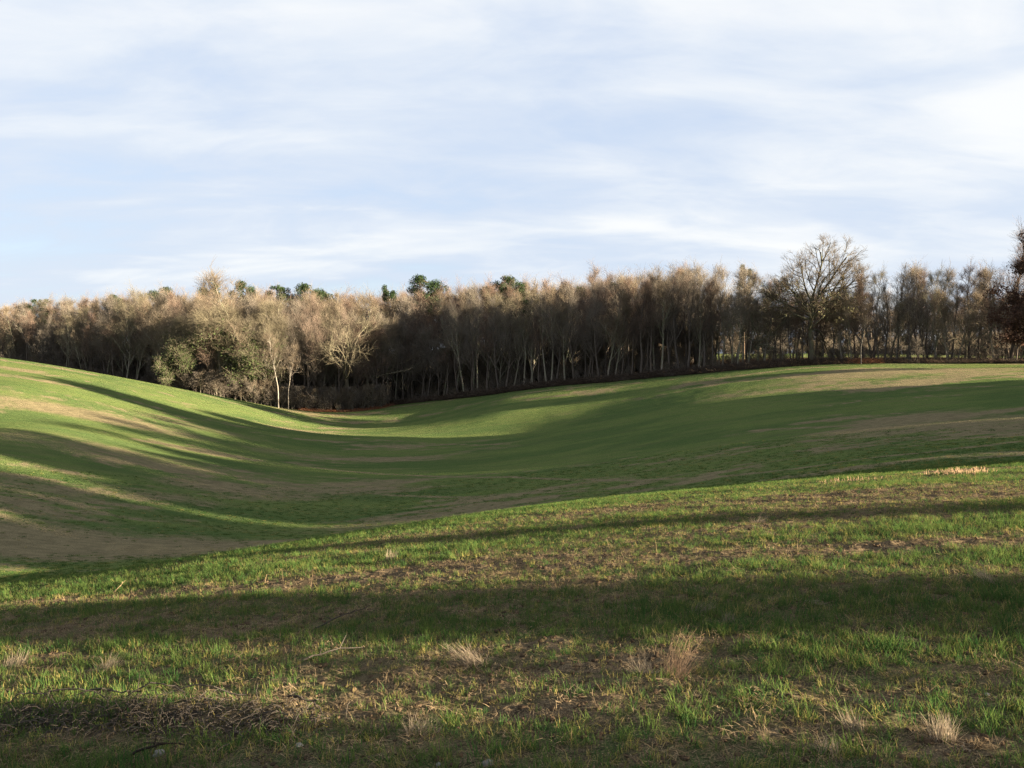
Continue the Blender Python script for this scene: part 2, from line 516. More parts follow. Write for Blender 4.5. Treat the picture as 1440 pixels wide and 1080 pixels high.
BARK_GREY = bark_material('grey_brown_bark', c4(.10, .085, .070), c4(.260, .225, .185), c4(.13, .15, .085))
BARK_DARK = bark_material('dark_bark', c4(.045, .038, .034), c4(.120, .100, .085))
BARK_PALE = bark_material('pale_birch_bark', c4(.15, .135, .115), c4(.33, .295, .25), None, 5)
BARK_OAK = bark_material('lichened_oak_bark', c4(.048, .040, .031), c4(.105, .090, .066), c4(.100, .104, .064))
BARK_PINE = bark_material('orange_pine_bark', c4(.075, .055, .040), c4(.16, .110, .078))
TWIG_TAN = twig_material('tan_twigs', c4(.118, .094, .071), c4(.152, .121, .087))
TWIG_RUSSET = twig_material('russet_twigs', c4(.118, .085, .069), c4(.152, .108, .083))
TWIG_GREY = twig_material('grey_twigs', c4(.118, .103, .088), c4(.155, .133, .108))
TWIG_OLIVE = twig_material('olive_twigs', c4(.112, .098, .070), c4(.148, .127, .088))
NEEDLES = leaf_material('pine_needles', c4(.014, .026, .012), c4(.024, .040, .017), c4(.042, .058, .028), .08)
IVY = leaf_material('ivy_leaves', c4(.022, .034, .014), c4(.040, .054, .021), c4(.075, .082, .040), .15)
BROWNLEAF = leaf_material('withered_brown_leaves', c4(.058, .034, .027), c4(.085, .050, .036), c4(.045, .028, .024), .2)

def tube_mesh(name, segs, sides, mat):
    """one mesh out of many tapered round pieces; segs rows = p0, p1, r0, r1"""
    S = np.asarray(segs, float)
    p0, p1, r0, r1 = S[:, 0:3], S[:, 3:6], S[:, 6], S[:, 7]
    d = p1 - p0
    L = np.linalg.norm(d, axis=1, keepdims=True) + 1e-9
    d = d / L
    ref = np.where(np.abs(d[:, 2:3]) > .9, [[1., 0, 0]], [[0, 0, 1.]])
    a = np.cross(d, ref); a /= np.linalg.norm(a, axis=1, keepdims=True) + 1e-9
    b = np.cross(d, a)
    n = len(S)
    ang = np.arange(sides) / sides * 2 * math.pi
    ring = a[:, None] * np.cos(ang)[None, :, None] + b[:, None] * np.sin(ang)[None, :, None]
    v0 = p0[:, None] + ring * r0[:, None, None]
    v1 = p1[:, None] + ring * r1[:, None, None]
    V = np.concatenate([v0, v1], 1).reshape(-1, 3)
    i = np.arange(n)[:, None] * (2 * sides); k = np.arange(sides)[None]
    k2 = (k + 1) % sides
    Q = np.stack([i + k, i + sides + k, i + sides + k2, i + k2], -1).reshape(-1, 4)
    return quad_mesh(name, V, Q, mat, True)

def quad_mesh(name, V, Q, mat, smooth_=False):
    me = bpy.data.meshes.new(name)
    me.vertices.add(len(V)); me.vertices.foreach_set('co', np.ascontiguousarray(V, dtype=np.float32).ravel())
    w = Q.shape[1]
    me.loops.add(Q.size); me.loops.foreach_set('vertex_index', Q.ravel().astype(np.int32))
    me.polygons.add(len(Q)); me.polygons.foreach_set('loop_start', np.arange(len(Q), dtype=np.int32) * w)
    me.update(calc_edges=True)
    if smooth_: me.polygons.foreach_set('use_smooth', np.ones(len(Q), bool))
    me.materials.append(mat)
    return me

def leaves_mesh(name, pts, size, mat, rng, flat=0.0, aspect=.6):
    """leaf-sized four-cornered faces turned every way"""
    P = np.asarray(pts, float); n = len(P)
    d = rng.normal(size=(n, 3)); d[:, 2] *= (1 - flat)
    d /= np.linalg.norm(d, axis=1, keepdims=True) + 1e-9
    e = np.cross(d, rng.normal(size=(n, 3))); e /= np.linalg.norm(e, axis=1, keepdims=True) + 1e-9
    s = size * rng.uniform(.6, 1.4, (n, 1))
    V = np.stack([P - d * s, P + e * s * aspect, P + d * s, P - e * s * aspect], 1).reshape(-1, 3)
    Q = np.arange(4 * n).reshape(-1, 4)
    return quad_mesh(name, V, Q, mat)

def vadd(a, b, k=1.0): return (a[0] + b[0] * k, a[1] + b[1] * k, a[2] + b[2] * k)
def vnorm(a):
    l = math.sqrt(a[0] ** 2 + a[1] ** 2 + a[2] ** 2) or 1e-9
    return (a[0] / l, a[1] / l, a[2] / l)

def side_dir(rng, d, ang):
    """a direction at angle ang off d, at random around it"""
    t = (rng.gauss(0, 1), rng.gauss(0, 1), rng.gauss(0, 1))
    k = t[0] * d[0] + t[1] * d[1] + t[2] * d[2]
    t = vnorm((t[0] - k * d[0], t[1] - k * d[1], t[2] - k * d[2]))
    c, s = math.cos(ang), math.sin(ang)
    return (d[0] * c + t[0] * s, d[1] * c + t[1] * s, d[2] * c + t[2] * s)

def grow(seed, H, base=.4, limbs=11, limb_len=.33, ang=(30, 55), up=.10, wob=.06, r=.16, levels=(6, 5, 4, 4), fork=None,
         lean=0.0, dirs=None, twig=1.2, twig_r=.0075, droop=0.0, shape=1.0, lim_wob=.16):
    """bare tree: returns (thick pieces, fine twig pieces)"""
    rng = random.Random(seed)
    thick, fine = [], []
    def limb(p, d, L, rad, lev):
        last = lev >= len(levels) + 1
        ns = (5, 4, 3, 2, 1, 1)[min(lev - 1, 5)]
        pts = [(p, d, rad)]
        st = L / ns
        for i in range(ns):
            g = up if lev < 3 else up * .9
            lw = lim_wob if lev < 3 else lim_wob * .6
            d = vnorm((d[0] + rng.gauss(0, lw), d[1] + rng.gauss(0, lw), d[2] + rng.gauss(0, lw * .8) + g - droop * (lev > 2)))
            p2 = vadd(p, d, st)
            r2 = rad * (1 - .55 / ns)
            (thick if lev <= 2 else fine).append((*p, *p2, max(rad, twig_r), max(r2, twig_r * .7)))
            p, rad = p2, r2
            pts.append((p, d, rad))
        if last: return
        nchild = levels[lev - 1]
        for c in range(nchild):
            t = rng.uniform(.22, 1.0) if lev > 1 else .25 + .75 * (c + rng.random()) / nchild
            i = min(int(t * ns), ns - 1)
            f = t * ns - i
            a, b = pts[i], pts[i + 1]
            q = tuple(a[0][k] + (b[0][k] - a[0][k]) * f for k in range(3))
            nd_ = side_dir(rng, b[1], R(rng.uniform(22, 55) if lev < 3 else rng.uniform(15, 42)))
            LL = L * rng.uniform(.38, .62) * (1.15 - .5 * t)
            if lev + 1 > len(levels): LL = max(LL, twig * rng.uniform(.5, 1.3))
            limb(q, nd_, LL, max(b[2] * rng.uniform(.45, .65), twig_r), lev + 1)
        # the limb runs on into a spray
    ns = 9
    p, d = (0, 0, -.3), vnorm((lean, rng.gauss(0, .03), 1))
    top = H * (.93 if not fork else fork)
    pts = []
    for i in range(ns + 1):
        f = i / ns
        pts.append((p, d, r * (1 - .85 * f ** .9) if not fork else r * (1 - .35 * f)))
        d = vnorm((d[0] + rng.gauss(0, wob), d[1] + rng.gauss(0, wob), d[2] + .12))
        p = vadd(p, d, (top + .3) / ns)
    for a, b in zip(pts[:-1], pts[1:]):
        thick.append((*a[0], *b[0], a[2], b[2]))
    # root flare
    thick.append((0, 0, -.35, pts[1][0][0] * .4, pts[1][0][1] * .4, .5, r * 1.6, r * 1.02))
    for c in range(limbs):
        t = base + (1 - base) * (c + rng.random() * .9) / limbs if not fork else rng.uniform(.62, 1.0)
        t = min(t, .995)
        i = min(int(t * ns), ns - 1); f = t * ns - i
        a, b = pts[i], pts[i + 1]
        q = tuple(a[0][k] + (b[0][k] - a[0][k]) * f for k in range(3))
        dd = side_dir(rng, vnorm((b[1][0] * .4, b[1][1] * .4, 1)), R(rng.uniform(*ang)))
        k = (t - base) / (1 - base)
        prof = (1 - .72 * max(k, 0) ** 1.3) * shape if not fork else 1.0
        limb(q, dd, H * limb_len * prof * rng.uniform(.75, 1.15), max(b[2] * rng.uniform(.45, .7), .03), 1)
    for (dx, dy, dz, LL, rr) in dirs or ():
        limb(pts[-1][0], vnorm((dx, dy, dz)), LL, rr, 1)
    if not fork:
        limb(pts[-1][0], pts[-1][1], H * .15, pts[-1][2], 2)
    return thick, fine

def tag(o, label=None, cat=None, group=None, kind=None):
    for k, v in (('label', label), ('category', cat), ('group', group), ('kind', kind)):
        if v: o[k] = v
    return o
def empty(name, loc, rz=0, sc=1):
    o = bpy.data.objects.new(name, None)
    o.empty_display_size = .5
    COL.objects.link(o)
    o.location = loc; o.rotation_euler = (0, 0, rz)
    o.scale = (sc, sc, sc) if isinstance(sc, (int, float)) else sc
    return o
def part(name, me, parent=None):
    o = bpy.data.objects.new(name, me)
    COL.objects.link(o)
    o.parent = parent
    return o

class Kind:
    """one kind of tree: its part meshes, shared by every tree of the kind"""
    def __init__(self, H, parts, look): self.H, self.parts, self.look = H, parts, look
    def place(self, name, x, y, h, rz, label, cat='tree', group=None, widen=1.0, z=None):
        s = h / self.H
        o = empty(name, (x, y, (gz(x, y) if z is None else z) - .05), rz, (s * widen, s * widen, s))
        for nm, me in self.parts: part(nm, me, o)
        return tag(o, label, cat, group)

def bare_kind(key, look, H, bark, twigs, **kw):
    th, fi = grow(sum(ord(c) * (i + 3) for i, c in enumerate(key)), H, **kw)
    return Kind(H, [('trunk', tube_mesh(key + '_trunk', th, 6, bark)), ('crown', tube_mesh(key + '_crown', fi, 3, twigs))], look)

SLIM = dict(base=.36, limbs=16, limb_len=.27, ang=(18, 44), r=.23, levels=(5, 5, 4), up=.15, lim_wob=.11)
K_SLIM = [bare_kind('slim_a', 'slender tan-twigged', 18, BARK_GREY, TWIG_TAN, **SLIM),
          bare_kind('slim_b', 'slender grey-twigged', 18, BARK_GREY, TWIG_GREY, **dict(SLIM, base=.42, lean=.06)),
          bare_kind('slim_c', 'slender russet-twigged', 18, BARK_DARK, TWIG_RUSSET, **dict(SLIM, limbs=19, limb_len=.22)),
          bare_kind('slim_d', 'thin dark-trunked', 18, BARK_DARK, TWIG_GREY, **dict(SLIM, base=.30, r=.26, wob=.10))]
MIDT = dict(base=.24, limbs=18, limb_len=.31, ang=(25, 56), r=.21, levels=(6, 5, 5), up=.12, lim_wob=.13)
K_MID = [bare_kind('mid_a', 'full-crowned tan', 18, BARK_GREY, TWIG_TAN, **MIDT),
         bare_kind('mid_b', 'full-crowned olive', 18, BARK_GREY, TWIG_OLIVE, **dict(MIDT, base=.16, lean=-.04)),
         bare_kind('mid_c', 'full-crowned russet', 18, BARK_DARK, TWIG_RUSSET, **dict(MIDT, limbs=20)),
         bare_kind('mid_d', 'stout grey', 18, BARK_DARK, TWIG_GREY, **dict(MIDT, r=.24, wob=.10))]
BRO = dict(fork=.36, limbs=9, limb_len=.50, ang=(12, 78), r=.30, levels=(7, 5, 5), up=.07, lim_wob=.27)
K_BROAD = [bare_kind('broad_a', 'broad rounded', 17, BARK_OAK, TWIG_OLIVE, **BRO),
           bare_kind('broad_b', 'wide spreading', 17, BARK_OAK, TWIG_TAN, **dict(BRO, limbs=10, ang=(15, 85), limb_len=.46))]
K_BUSHY = [bare_kind('bushy_a', 'low bushy', 8, BARK_GREY, TWIG_TAN, base=.06, limbs=14, limb_len=.5, ang=(20, 60), r=.08, levels=(6, 5, 4), up=.16, twig=.6),
           bare_kind('bushy_b', 'low tangled', 8, BARK_DARK, TWIG_GREY, base=.05, limbs=15, limb_len=.46, ang=(25, 65), r=.07, levels=(6, 5, 4), up=.12, twig=.6)]

def pine_kind(seed, H, r, crown0, clumps, rad, look):
    rng = np.random.default_rng(seed); rr = random.Random(seed)
    th = []
    p = np.array([0, 0, -.3]); d = np.array([0., 0, 1])
    pts = [p]
    for i in range(8):
        d = d + np.array([rr.gauss(0, .05), rr.gauss(0, .05), .1]); d /= np.linalg.norm(d)
        q = p + d * (H * .92 + .3) / 8
        th.append((*p, *q, r * (1 - .75 * i / 8), r * (1 - .75 * (i + 1) / 8)))
        p = q; pts.append(p)
    P = []
    for c in range(clumps):
        t = crown0 + (1 - crown0) * rr.random() ** .8
        i = min(int(t * 8), 7); a = pts[i] + (pts[i + 1] - pts[i]) * (t * 8 - i)
        k = (t - crown0) / (1 - crown0)
        L = rad * (.35 + .75 * math.sin(math.pi * min(.15 + k * .78, 1))) * rr.uniform(.5, 1.1)
        az = rr.uniform(0, 2 * math.pi)
        e = a + np.array([math.cos(az) * L, math.sin(az) * L, L * rr.uniform(.1, .5)])
        th.append((*a, *e, r * .28, .03))
        cr = rad * rr.uniform(.24, .46)
        n = int(130 * (cr / .9) ** 1.7) + 40
        g = rng.normal(size=(n, 3)); g /= np.linalg.norm(g, axis=1, keepdims=True)
        g *= (rng.random((n, 1)) ** .45) * cr * np.array([1, 1, .62])
        P.append(e + g)
    P = np.concatenate(P)
    return Kind(H, [('trunk', tube_mesh('pine_trunk', th, 6, BARK_PINE)),
                    ('crown', leaves_mesh('pine_crown', P, .17, NEEDLES, rng, 0, .28))], look)
K_PINE = [pine_kind(5, 20, .2, .55, 46, 3.1, 'dark round-topped'), pine_kind(9, 20, .2, .62, 34, 2.7, 'dark flat-topped'),
          pine_kind(14, 20, .22, .45, 56, 2.8, 'dark green tall')]

# the lone oak on the crest: two upright sprays over a skirt of lichened limbs
def oak_kind():
    rng = random.Random(77)
    th, fi = grow(4127, 19, fork=.46, limbs=2, limb_len=.40, ang=(30, 60), r=.42, levels=(10, 6, 5, 3), up=.07, wob=.05, lim_wob=.17, twig=.7, twig_r=.009,
                  dirs=[(-.42, .1, 1, 8.6, .20), (-.1, .3, 1, 8.0, .15), (.30, -.15, 1, 8.8, .19), (.95, .1, .80, 7.6, .19), (-1, -.1, .55, 6.6, .15), (.2, -.6, .9, 6.0, .12)])
    th2, fi2 = grow(913, 19, fork=.46, limbs=10, limb_len=.36, ang=(50, 95), r=.30, levels=(8, 6, 5, 3), up=.02, droop=.06, wob=.05, lim_wob=.24, twig=.55, twig_r=.010)
    th2 = th2[10:]
    rl = np.random.default_rng(3)
    F = np.array(fi2)
    pick = F[rl.random(len(F)) < .10][:, 3:6]
    lich = leaves_mesh('oak_lichen', pick, .11, leaf_material('lichen_tufts', c4(.20, .20, .10), c4(.25, .24, .14), c4(.17, .17, .09), .2), rl)
    return Kind(19, [('trunk', tube_mesh('oak_trunk', th + th2, 8, BARK_OAK)), ('crown', tube_mesh('oak_crown', fi + fi2, 3, twig_material('oak_twigs', c4(.070, .056, .042), c4(.110, .088, .060)))), ('lichen', lich)], 'lone oak')
K_OAK = oak_kind()

def leafy_kind(key, H, bark, twigs, leafmat, share, size, look, spread=.25, zmax=2.0, **kw):
    th, fi = grow(sum(map(ord, key)), H, **kw)
    rl = np.random.default_rng(len(key))
    F = np.array(fi + th[6:])
    pick = F[(rl.random(len(F)) < share) & (F[:, 5] < zmax * H * rl.uniform(.75, 1.2, len(F)))]
    P = pick[:, 0:3] + (pick[:, 3:6] - pick[:, 0:3]) * rl.random((len(pick), 1))
    P = np.repeat(P, 5, 0) + rl.normal(size=(len(P) * 5, 3)) * spread
    return Kind(H, [('trunk', tube_mesh(key + '_trunk', th, 6, bark)), ('crown', tube_mesh(key + '_crown', fi, 3, twigs)),
                    ('leaves', leaves_mesh(key + '_leaves', P, size, leafmat, rl))], look)
K_IVY = leafy_kind('ivy', 11, BARK_GREY, TWIG_OLIVE, IVY, .26, .11, 'ivy-grown', spread=.40, zmax=.72, base=.08, limbs=20, limb_len=.56, ang=(38, 85), r=.22, levels=(7, 5, 4, 3), up=.09, lim_wob=.2)
K_BROWN = leafy_kind('brownleaf', 18, BARK_DARK, TWIG_RUSSET, BROWNLEAF, .55, .12, 'brown-leaved', base=.08, limbs=26, limb_len=.30, ang=(40, 75), r=.24, levels=(6, 5, 4, 3), up=.05)
K_HOLLY = leafy_kind('evergreen', 12, BARK_DARK, TWIG_OLIVE, IVY, .75, .22, 'evergreen', base=.04, limbs=22, limb_len=.30, ang=(35, 75), r=.18, levels=(6, 5, 4), up=.08, spread=.35)
K_BIRCH = bare_kind('birch', 'white-stemmed birch', 14, BARK_PALE, TWIG_TAN, base=.5, limbs=10, limb_len=.25, ang=(30, 55), r=.11, levels=(6, 5, 4), up=.08, droop=.05, wob=.08)

# ------------------------------------------------------------------ the wood round the field
TOP = [(-200, 425), (0, 427), (100, 424), (170, 418), (240, 417), (300, 416), (350, 412), (420, 416), (500, 419), (560, 416), (640, 408), (720, 402),
       (800, 398), (850, 392), (900, 388), (960, 378), (1040, 380), (1090, 384), (1150, 386), (1200, 381), (1260, 377), (1300, 382), (1350, 374), (1400, 382), (1440, 392), (1900, 385)]
TOP_U = [a for a, b in TOP]; TOP_V = [b for a, b in TOP]
def tree_h(u, x, y, vtop): return (V0 - 45 - vtop) / FPX * y - hz(x, y)

rw = random.Random(2024)
def at_depth(u, d): return ((u - U0) / FPX * d, d)
PLACES = [(-400, 60, 'at the far left'), (60, 170, 'behind the left hill brow'), (170, 250, 'left of the ivy tree'),
          (250, 400, 'around the ivy tree'), (400, 545, 'on the sunlit corner'), (545, 640, 'in the dark recess'),
          (640, 740, 'below the domed pine'), (740, 850, 'in the shaded middle'), (850, 950, 'in the shaded gappy stretch'),
          (950, 1075, 'left of the oak'), (1075, 1195, 'around the lone oak'), (1195, 1300, 'right of the oak'),
          (1300, 1400, 'toward the right edge'), (1400, 2000, 'by the brown-leaved tree')]
def place_of(u):
    for a, b, t in PLACES:
        if a <= u < b: return t
    return PLACES[-1][2]

PLAN = []        # (row, u, kind, x, y, h, widen)
def front_row():
    u = -110.0
    while u < 1560:
        d = front_depth(u) + 1.5 + rw.random() * 2.5
        if 240 < u < 545: ks, step, k = K_MID + K_BROAD[:1] + K_SLIM[:1], 22, (.68, 1.0)
        elif 545 <= u < 720: ks, step, k = K_SLIM + K_MID[3:], 12, (.64, .97)
        elif u < 240: ks, step, k = K_MID + K_BUSHY, 17, (.55, .92)
        elif u < 1060: ks, step, k = K_SLIM + K_MID[3:] + K_MID[:1], 11, (.66, 1.0)
        else: ks, step, k = K_SLIM + K_MID + K_BROAD[1:], 15, (.62, 1.0)
        kd = rw.choice(ks)
        x, y = at_depth(u, d)
        vt = np.interp(u, TOP_U, TOP_V)
        if 550 < u < 800: vt += np.interp(u, [550, 600, 700, 800], [26, 30, 22, 0])
        h = tree_h(u, x, y, vt) * (rw.uniform(*k) + (.08 if rw.random() < .18 else 0))
        if 1080 < u < 1200: h *= .86
        if kd in K_BUSHY: h = rw.uniform(6, 9)
        PLAN.append(('front', u, kd, x, y, h, rw.uniform(.85, 1.15)))
        u += step * rw.uniform(.6, 1.4)
def back_rows():
    for row, off in enumerate((8, 17)):
        u = -120.0 + 7 * row
        while u < 1600:
            belt = u > 960
            
            d = front_depth(u) + off + rw.uniform(-3, 3)
            x, y = at_depth(u, d)
            k = {0: (.76, .99), 1: (.82, 1.05)}[row]
            kd = rw.choice(K_SLIM + K_MID if not 240 < u < 560 else K_MID + K_SLIM[:1])
            h = tree_h(u, x, y, np.interp(u, TOP_U, TOP_V)) * rw.uniform(*k)
            if 1070 < u < 1205: h *= .84
            PLAN.append(('back', u, kd, x, y, h, rw.uniform(.9, 1.2)))
            u += (22 if belt else 21) * rw.uniform(.7, 1.3)
front_row(); back_rows()

ORD = ['first', 'second', 'third', 'fourth', 'fifth', 'sixth', 'seventh', 'eighth', 'ninth', 'tenth']
def place_plan():
    buckets = {}
    for p in sorted(PLAN, key=lambda p: p[1]):
        vis = -15 < p[1] < 1455
        buckets.setdefault((p[0], place_of(p[1]), p[2].look), []).append(p)
    for (row, pl, look), ps in buckets.items():
        hs = [p[5] for p in ps]
        for i, (r_, u, kd, x, y, h, wd) in enumerate(ps):
            group = 'bare trees of the wood around the field'
            if row == 'front':
                if len(ps) == 1: lab = '%s bare tree at the wood edge %s' % (look, pl)
                elif len(ps) == 2: lab = '%s %s bare tree at the wood edge %s' % (('taller' if h == max(hs) else 'shorter'), look, pl)
                elif h == max(hs): lab = 'tallest %s bare tree at the wood edge %s' % (look, pl)
                else: lab = '%s bare edge tree %s, %s from left' % (look, pl, ORD[min(i, 9)])
            else:
                lab = '%s bare tree deep in the wood %s' % (look, pl)
                group = '%s trees deep in the wood %s' % (look, pl)
            kd.place('bare_tree', x, y, h, rw.uniform(0, 6.28), lab, 'tree', group, wd)
place_plan()

# single trees that stand out
def stand(kd, name, u, d, vtop, label, widen=1.0, rz=None, group=None):
    x, y = at_depth(u, d)
    return kd.place(name, x, y, tree_h(u, x, y, vtop), rw.uniform(0, 6.28) if rz is None else rz, label, 'tree', group, widen)
stand(K_OAK, 'oak_tree', 1143, 134, 338, 'big bare oak rising above the belt, two upright sprays of branches', 1.0, 0.0)
stand(K_BROWN, 'brown_leaved_tree', 1466, 110, 302, 'tall tree with withered red-brown leaves cut by the right edge', 1.0, 1.0)
stand(K_IVY, 'ivy_tree', 312, 157, 440, 'spreading dark green ivy-grown tree at the sunlit wood edge', 1.15, .3)
stand(K_IVY, 'ivy_tree', 374, 159, 448, 'smaller ivy-grown tree right of the spreading one, lit green', .8, 2.1)
stand(K_IVY, 'ivy_tree', 258, 157.5, 452, 'small rounded ivy-grown tree left of the spreading one', .7, 4.0)
stand(K_BROAD[0], 'bare_tree', 492, 161, 418, 'broad olive-crowned tree with thick trunk at the sunlit corner', 1.15, 2.6)
stand(K_MID[0], 'bare_tree', 352, 158, 384, 'pale tan tree poking above the wood over the ivy trees', 1.5, 1.4)
stand(K_BIRCH, 'birch_tree', 391, 154, 470, 'white-stemmed leaning birch in sunshine below the sunlit corner', 1.0, .0)
stand(K_BIRCH, 'birch_tree', 1211, 128.5, 428, 'pale thin-stemmed tree just right of the oak', 1.0, 2.0)
stand(K_BIRCH, 'birch_tree', 405, 155.5, 486, 'smaller pale stem right of the leaning birch', .9, 3.0)
stand(K_MID[2], 'bare_tree', 832, 168, 383, 'bare double-crowned tree rising above the middle of the wood', 1.0, .7)
stand(K_MID[1], 'bare_tree', 190, 172, 409, 'pale olive tree rising above the wood left of the pines', 1.0, .2)
stand(K_BUSHY[1], 'brown_leaved_shrub', 1290, 126, 478, 'reddish shrub at the foot of the crest belt', 1.0, .2)
PG = 'dark pines rising above the bare wood'
for (u, d, vt, k, wd, lab) in [
    (62, 192, 421, 1, 1.3, 'low dark pine crown at far left behind bare twigs'),
    (152, 195, 417, 0, 1.0, 'small dark pine crown above the left hill brow'),
    (246, 196, 404, 0, 1.2, 'round pine crown left of a pair of pines over the ivy trees'),
    (222, 202, 412, 1, .9, 'flat little pine crown just left of the round pine'),
    (300, 194, 401, 2, 1.1, 'pine crown left of the pale tree above the ivy trees'),
    (331, 198, 396, 0, .9, 'narrow pine crown half hidden by the pale tree'),
    (388, 196, 397, 1, 1.2, 'pine crown just right of the pale tree'),
    (421, 198, 400, 0, 1.2, 'bright-topped pine crown above the sunlit corner'),
    (447, 200, 405, 1, 1.0, 'low pine crown right of the bright-topped one'),
    (470, 204, 409, 1, .8, 'smallest pine crown right end of the left row'),
    (546, 200, 404, 2, .8, 'pine crown above the boundary of light and dark wood'),
    (590, 196, 389, 0, 1.25, 'tallest dark round pine standing alone above the russet wood'),
    (700, 192, 387, 0, 1.35, 'dark pine with flat dome on the skyline over the dark wood'),
    (726, 176, 401, 2, 1.5, 'big dark pine in front, lower right of the domed pine'),
    (815, 184, 402, 1, .7, 'small dark pine tip beside the double-crowned bare tree'),
    (858, 180, 396, 1, .8, 'little dark pine tip above the middle of the wood'),
    (1046, 172, 376, 2, .8, 'olive pine top between the belt and the oak')]:
    stand(K_PINE[k], 'pine_tree', u, d, vt - 8, lab, wd * .72, None, PG)

# ------------------------------------------------------------------ scattering what nobody could count
def joined(name, mes):
    import bmesh
    bm = bmesh.new(); me = bpy.data.meshes.new(name); k = 0
    for i, m in enumerate(mes):
        bm.from_mesh(m); bm.faces.ensure_lookup_table()
        for f in bm.faces[k:]: f.material_index = i
        k = len(bm.faces)
        me.materials.append(m.materials[0])
    bm.to_mesh(me); bm.free()
    return me

def scatter(name, P, rot, scl, idx, meshes):
    P = np.asarray(P, np.float32); n = len(P)
    src = bpy.data.collections.new(name + '_kinds')
    for i, m in enumerate(meshes):
        src.objects.link(bpy.data.objects.new('%s_kind_%02d' % (name, i), m))
    me = bpy.data.meshes.new(name)
    me.vertices.add(n); me.vertices.foreach_set('co', P.ravel())
    scl = np.asarray(scl, np.float32)
    if scl.ndim == 1: scl = np.repeat(scl[:, None], 3, 1)
    a = me.attributes.new('turn', 'FLOAT_VECTOR', 'POINT'); a.data.foreach_set('vector', np.asarray(rot, np.float32).ravel())
    a = me.attributes.new('size', 'FLOAT_VECTOR', 'POINT'); a.data.foreach_set('vector', np.ascontiguousarray(scl).ravel())
    a = me.attributes.new('pick', 'INT', 'POINT'); a.data.foreach_set('value', np.asarray(idx, np.int32))
    o = bpy.data.objects.new(name, me)
    COL.objects.link(o)
    o['kind'] = 'stuff'
    g = bpy.data.node_groups.new(name + '_scatter', 'GeometryNodeTree')
    g.interface.new_socket('Geometry', in_out='INPUT', socket_type='NodeSocketGeometry')
    g.interface.new_socket('Geometry', in_out='OUTPUT', socket_type='NodeSocketGeometry')
    N, L = g.nodes, g.links
    gi, go = N.new('NodeGroupInput'), N.new('NodeGroupOutput')
    ip = N.new('GeometryNodeInstanceOnPoints'); ip.inputs['Pick Instance'].default_value = True
    ci = N.new('GeometryNodeCollectionInfo')
    ci.inputs['Collection'].default_value = src
    ci.inputs['Separate Children'].default_value = True
    ci.inputs['Reset Children'].default_value = True
    def na(nm, typ):
        q = N.new('GeometryNodeInputNamedAttribute'); q.data_type = typ; q.inputs['Name'].default_value = nm
        return q.outputs[0]
    L.new(gi.outputs[0], ip.inputs['Points']); L.new(ci.outputs[0], ip.inputs['Instance'])
    L.new(na('pick', 'INT'), ip.inputs['Instance Index'])
    e = N.new('FunctionNodeEulerToRotation'); L.new(na('turn', 'FLOAT_VECTOR'), e.inputs[0])
    L.new(e.outputs[0], ip.inputs['Rotation'])
    L.new(na('size', 'FLOAT_VECTOR'), ip.inputs['Scale'])
    L.new(ip.outputs[0], go.inputs[0])
    md = o.modifiers.new('scatter', 'NODES'); md.node_group = g
    return o

rg = np.random.default_rng(4)
def zrot(n): return np.stack([np.zeros(n), np.zeros(n), rg.uniform(0, 6.283, n)], 1)
J_TALL = [joined('deep_tree', [k.parts[0][1], k.parts[1][1]]) for k in (K_SLIM[0], K_SLIM[2], K_MID[0], K_MID[2], K_MID[3])]
J_BUSH = [joined('scrub', [k.parts[0][1], k.parts[1][1]]) for k in K_BUSHY]

# the depths of the wood: a mass of further trees behind the ones that can be told apart
def deep_wood():
    P, S, I = [], [], []
    for off in (26, 34, 43, 54, 66):
        u = -200.
        while u < 985:
            d = front_depth(u) + off + rg.uniform(-4, 4)
            x, y = at_depth(u, d)
            h = tree_h(u, x, y, np.interp(u, TOP_U, TOP_V)) * rg.uniform(.86, 1.02)
            P.append((x, y, hz(x, y) - .1)); S.append((h / 18 * 1.1, h / 18 * 1.1, h / 18)); I.append(rg.integers(len(J_TALL)))
            u += rg.uniform(14, 26)
    tag(scatter('deep_wood', P, zrot(len(P)), S, I, J_TALL), 'grey-brown bare wood massed behind the edge trees', 'wood')
    P, S, I = [], [], []
    for d0 in (236, 250, 266):
        u = 820.
        while u < 2300:
            x, y = at_depth(u, d0 + rg.uniform(-6, 6))
            h = rg.uniform(13, 19)
            P.append((x, y, hz(x, y) - .1)); S.append((h / 18 * 1.3, h / 18 * 1.3, h / 18)); I.append(rg.integers(len(J_TALL)))
            u += rg.uniform(9, 18)
    NB = len(J_TALL)
    for k in range(900):
        u = rg.uniform(820, 2300)
        x, y = at_depth(u, rg.uniform(228, 272))
        q = rg.uniform(.6, 1.2)
        P.append((x, y, hz(x, y) - 2.0 * q)); S.append((q * 1.4, q * 1.4, q)); I.append(NB + rg.integers(2))
    tag(scatter('far_wood', P, zrot(len(P)), S, I, J_TALL + J_BUSH), 'distant bare wood beyond the meadow behind the belt', 'wood')
deep_wood()

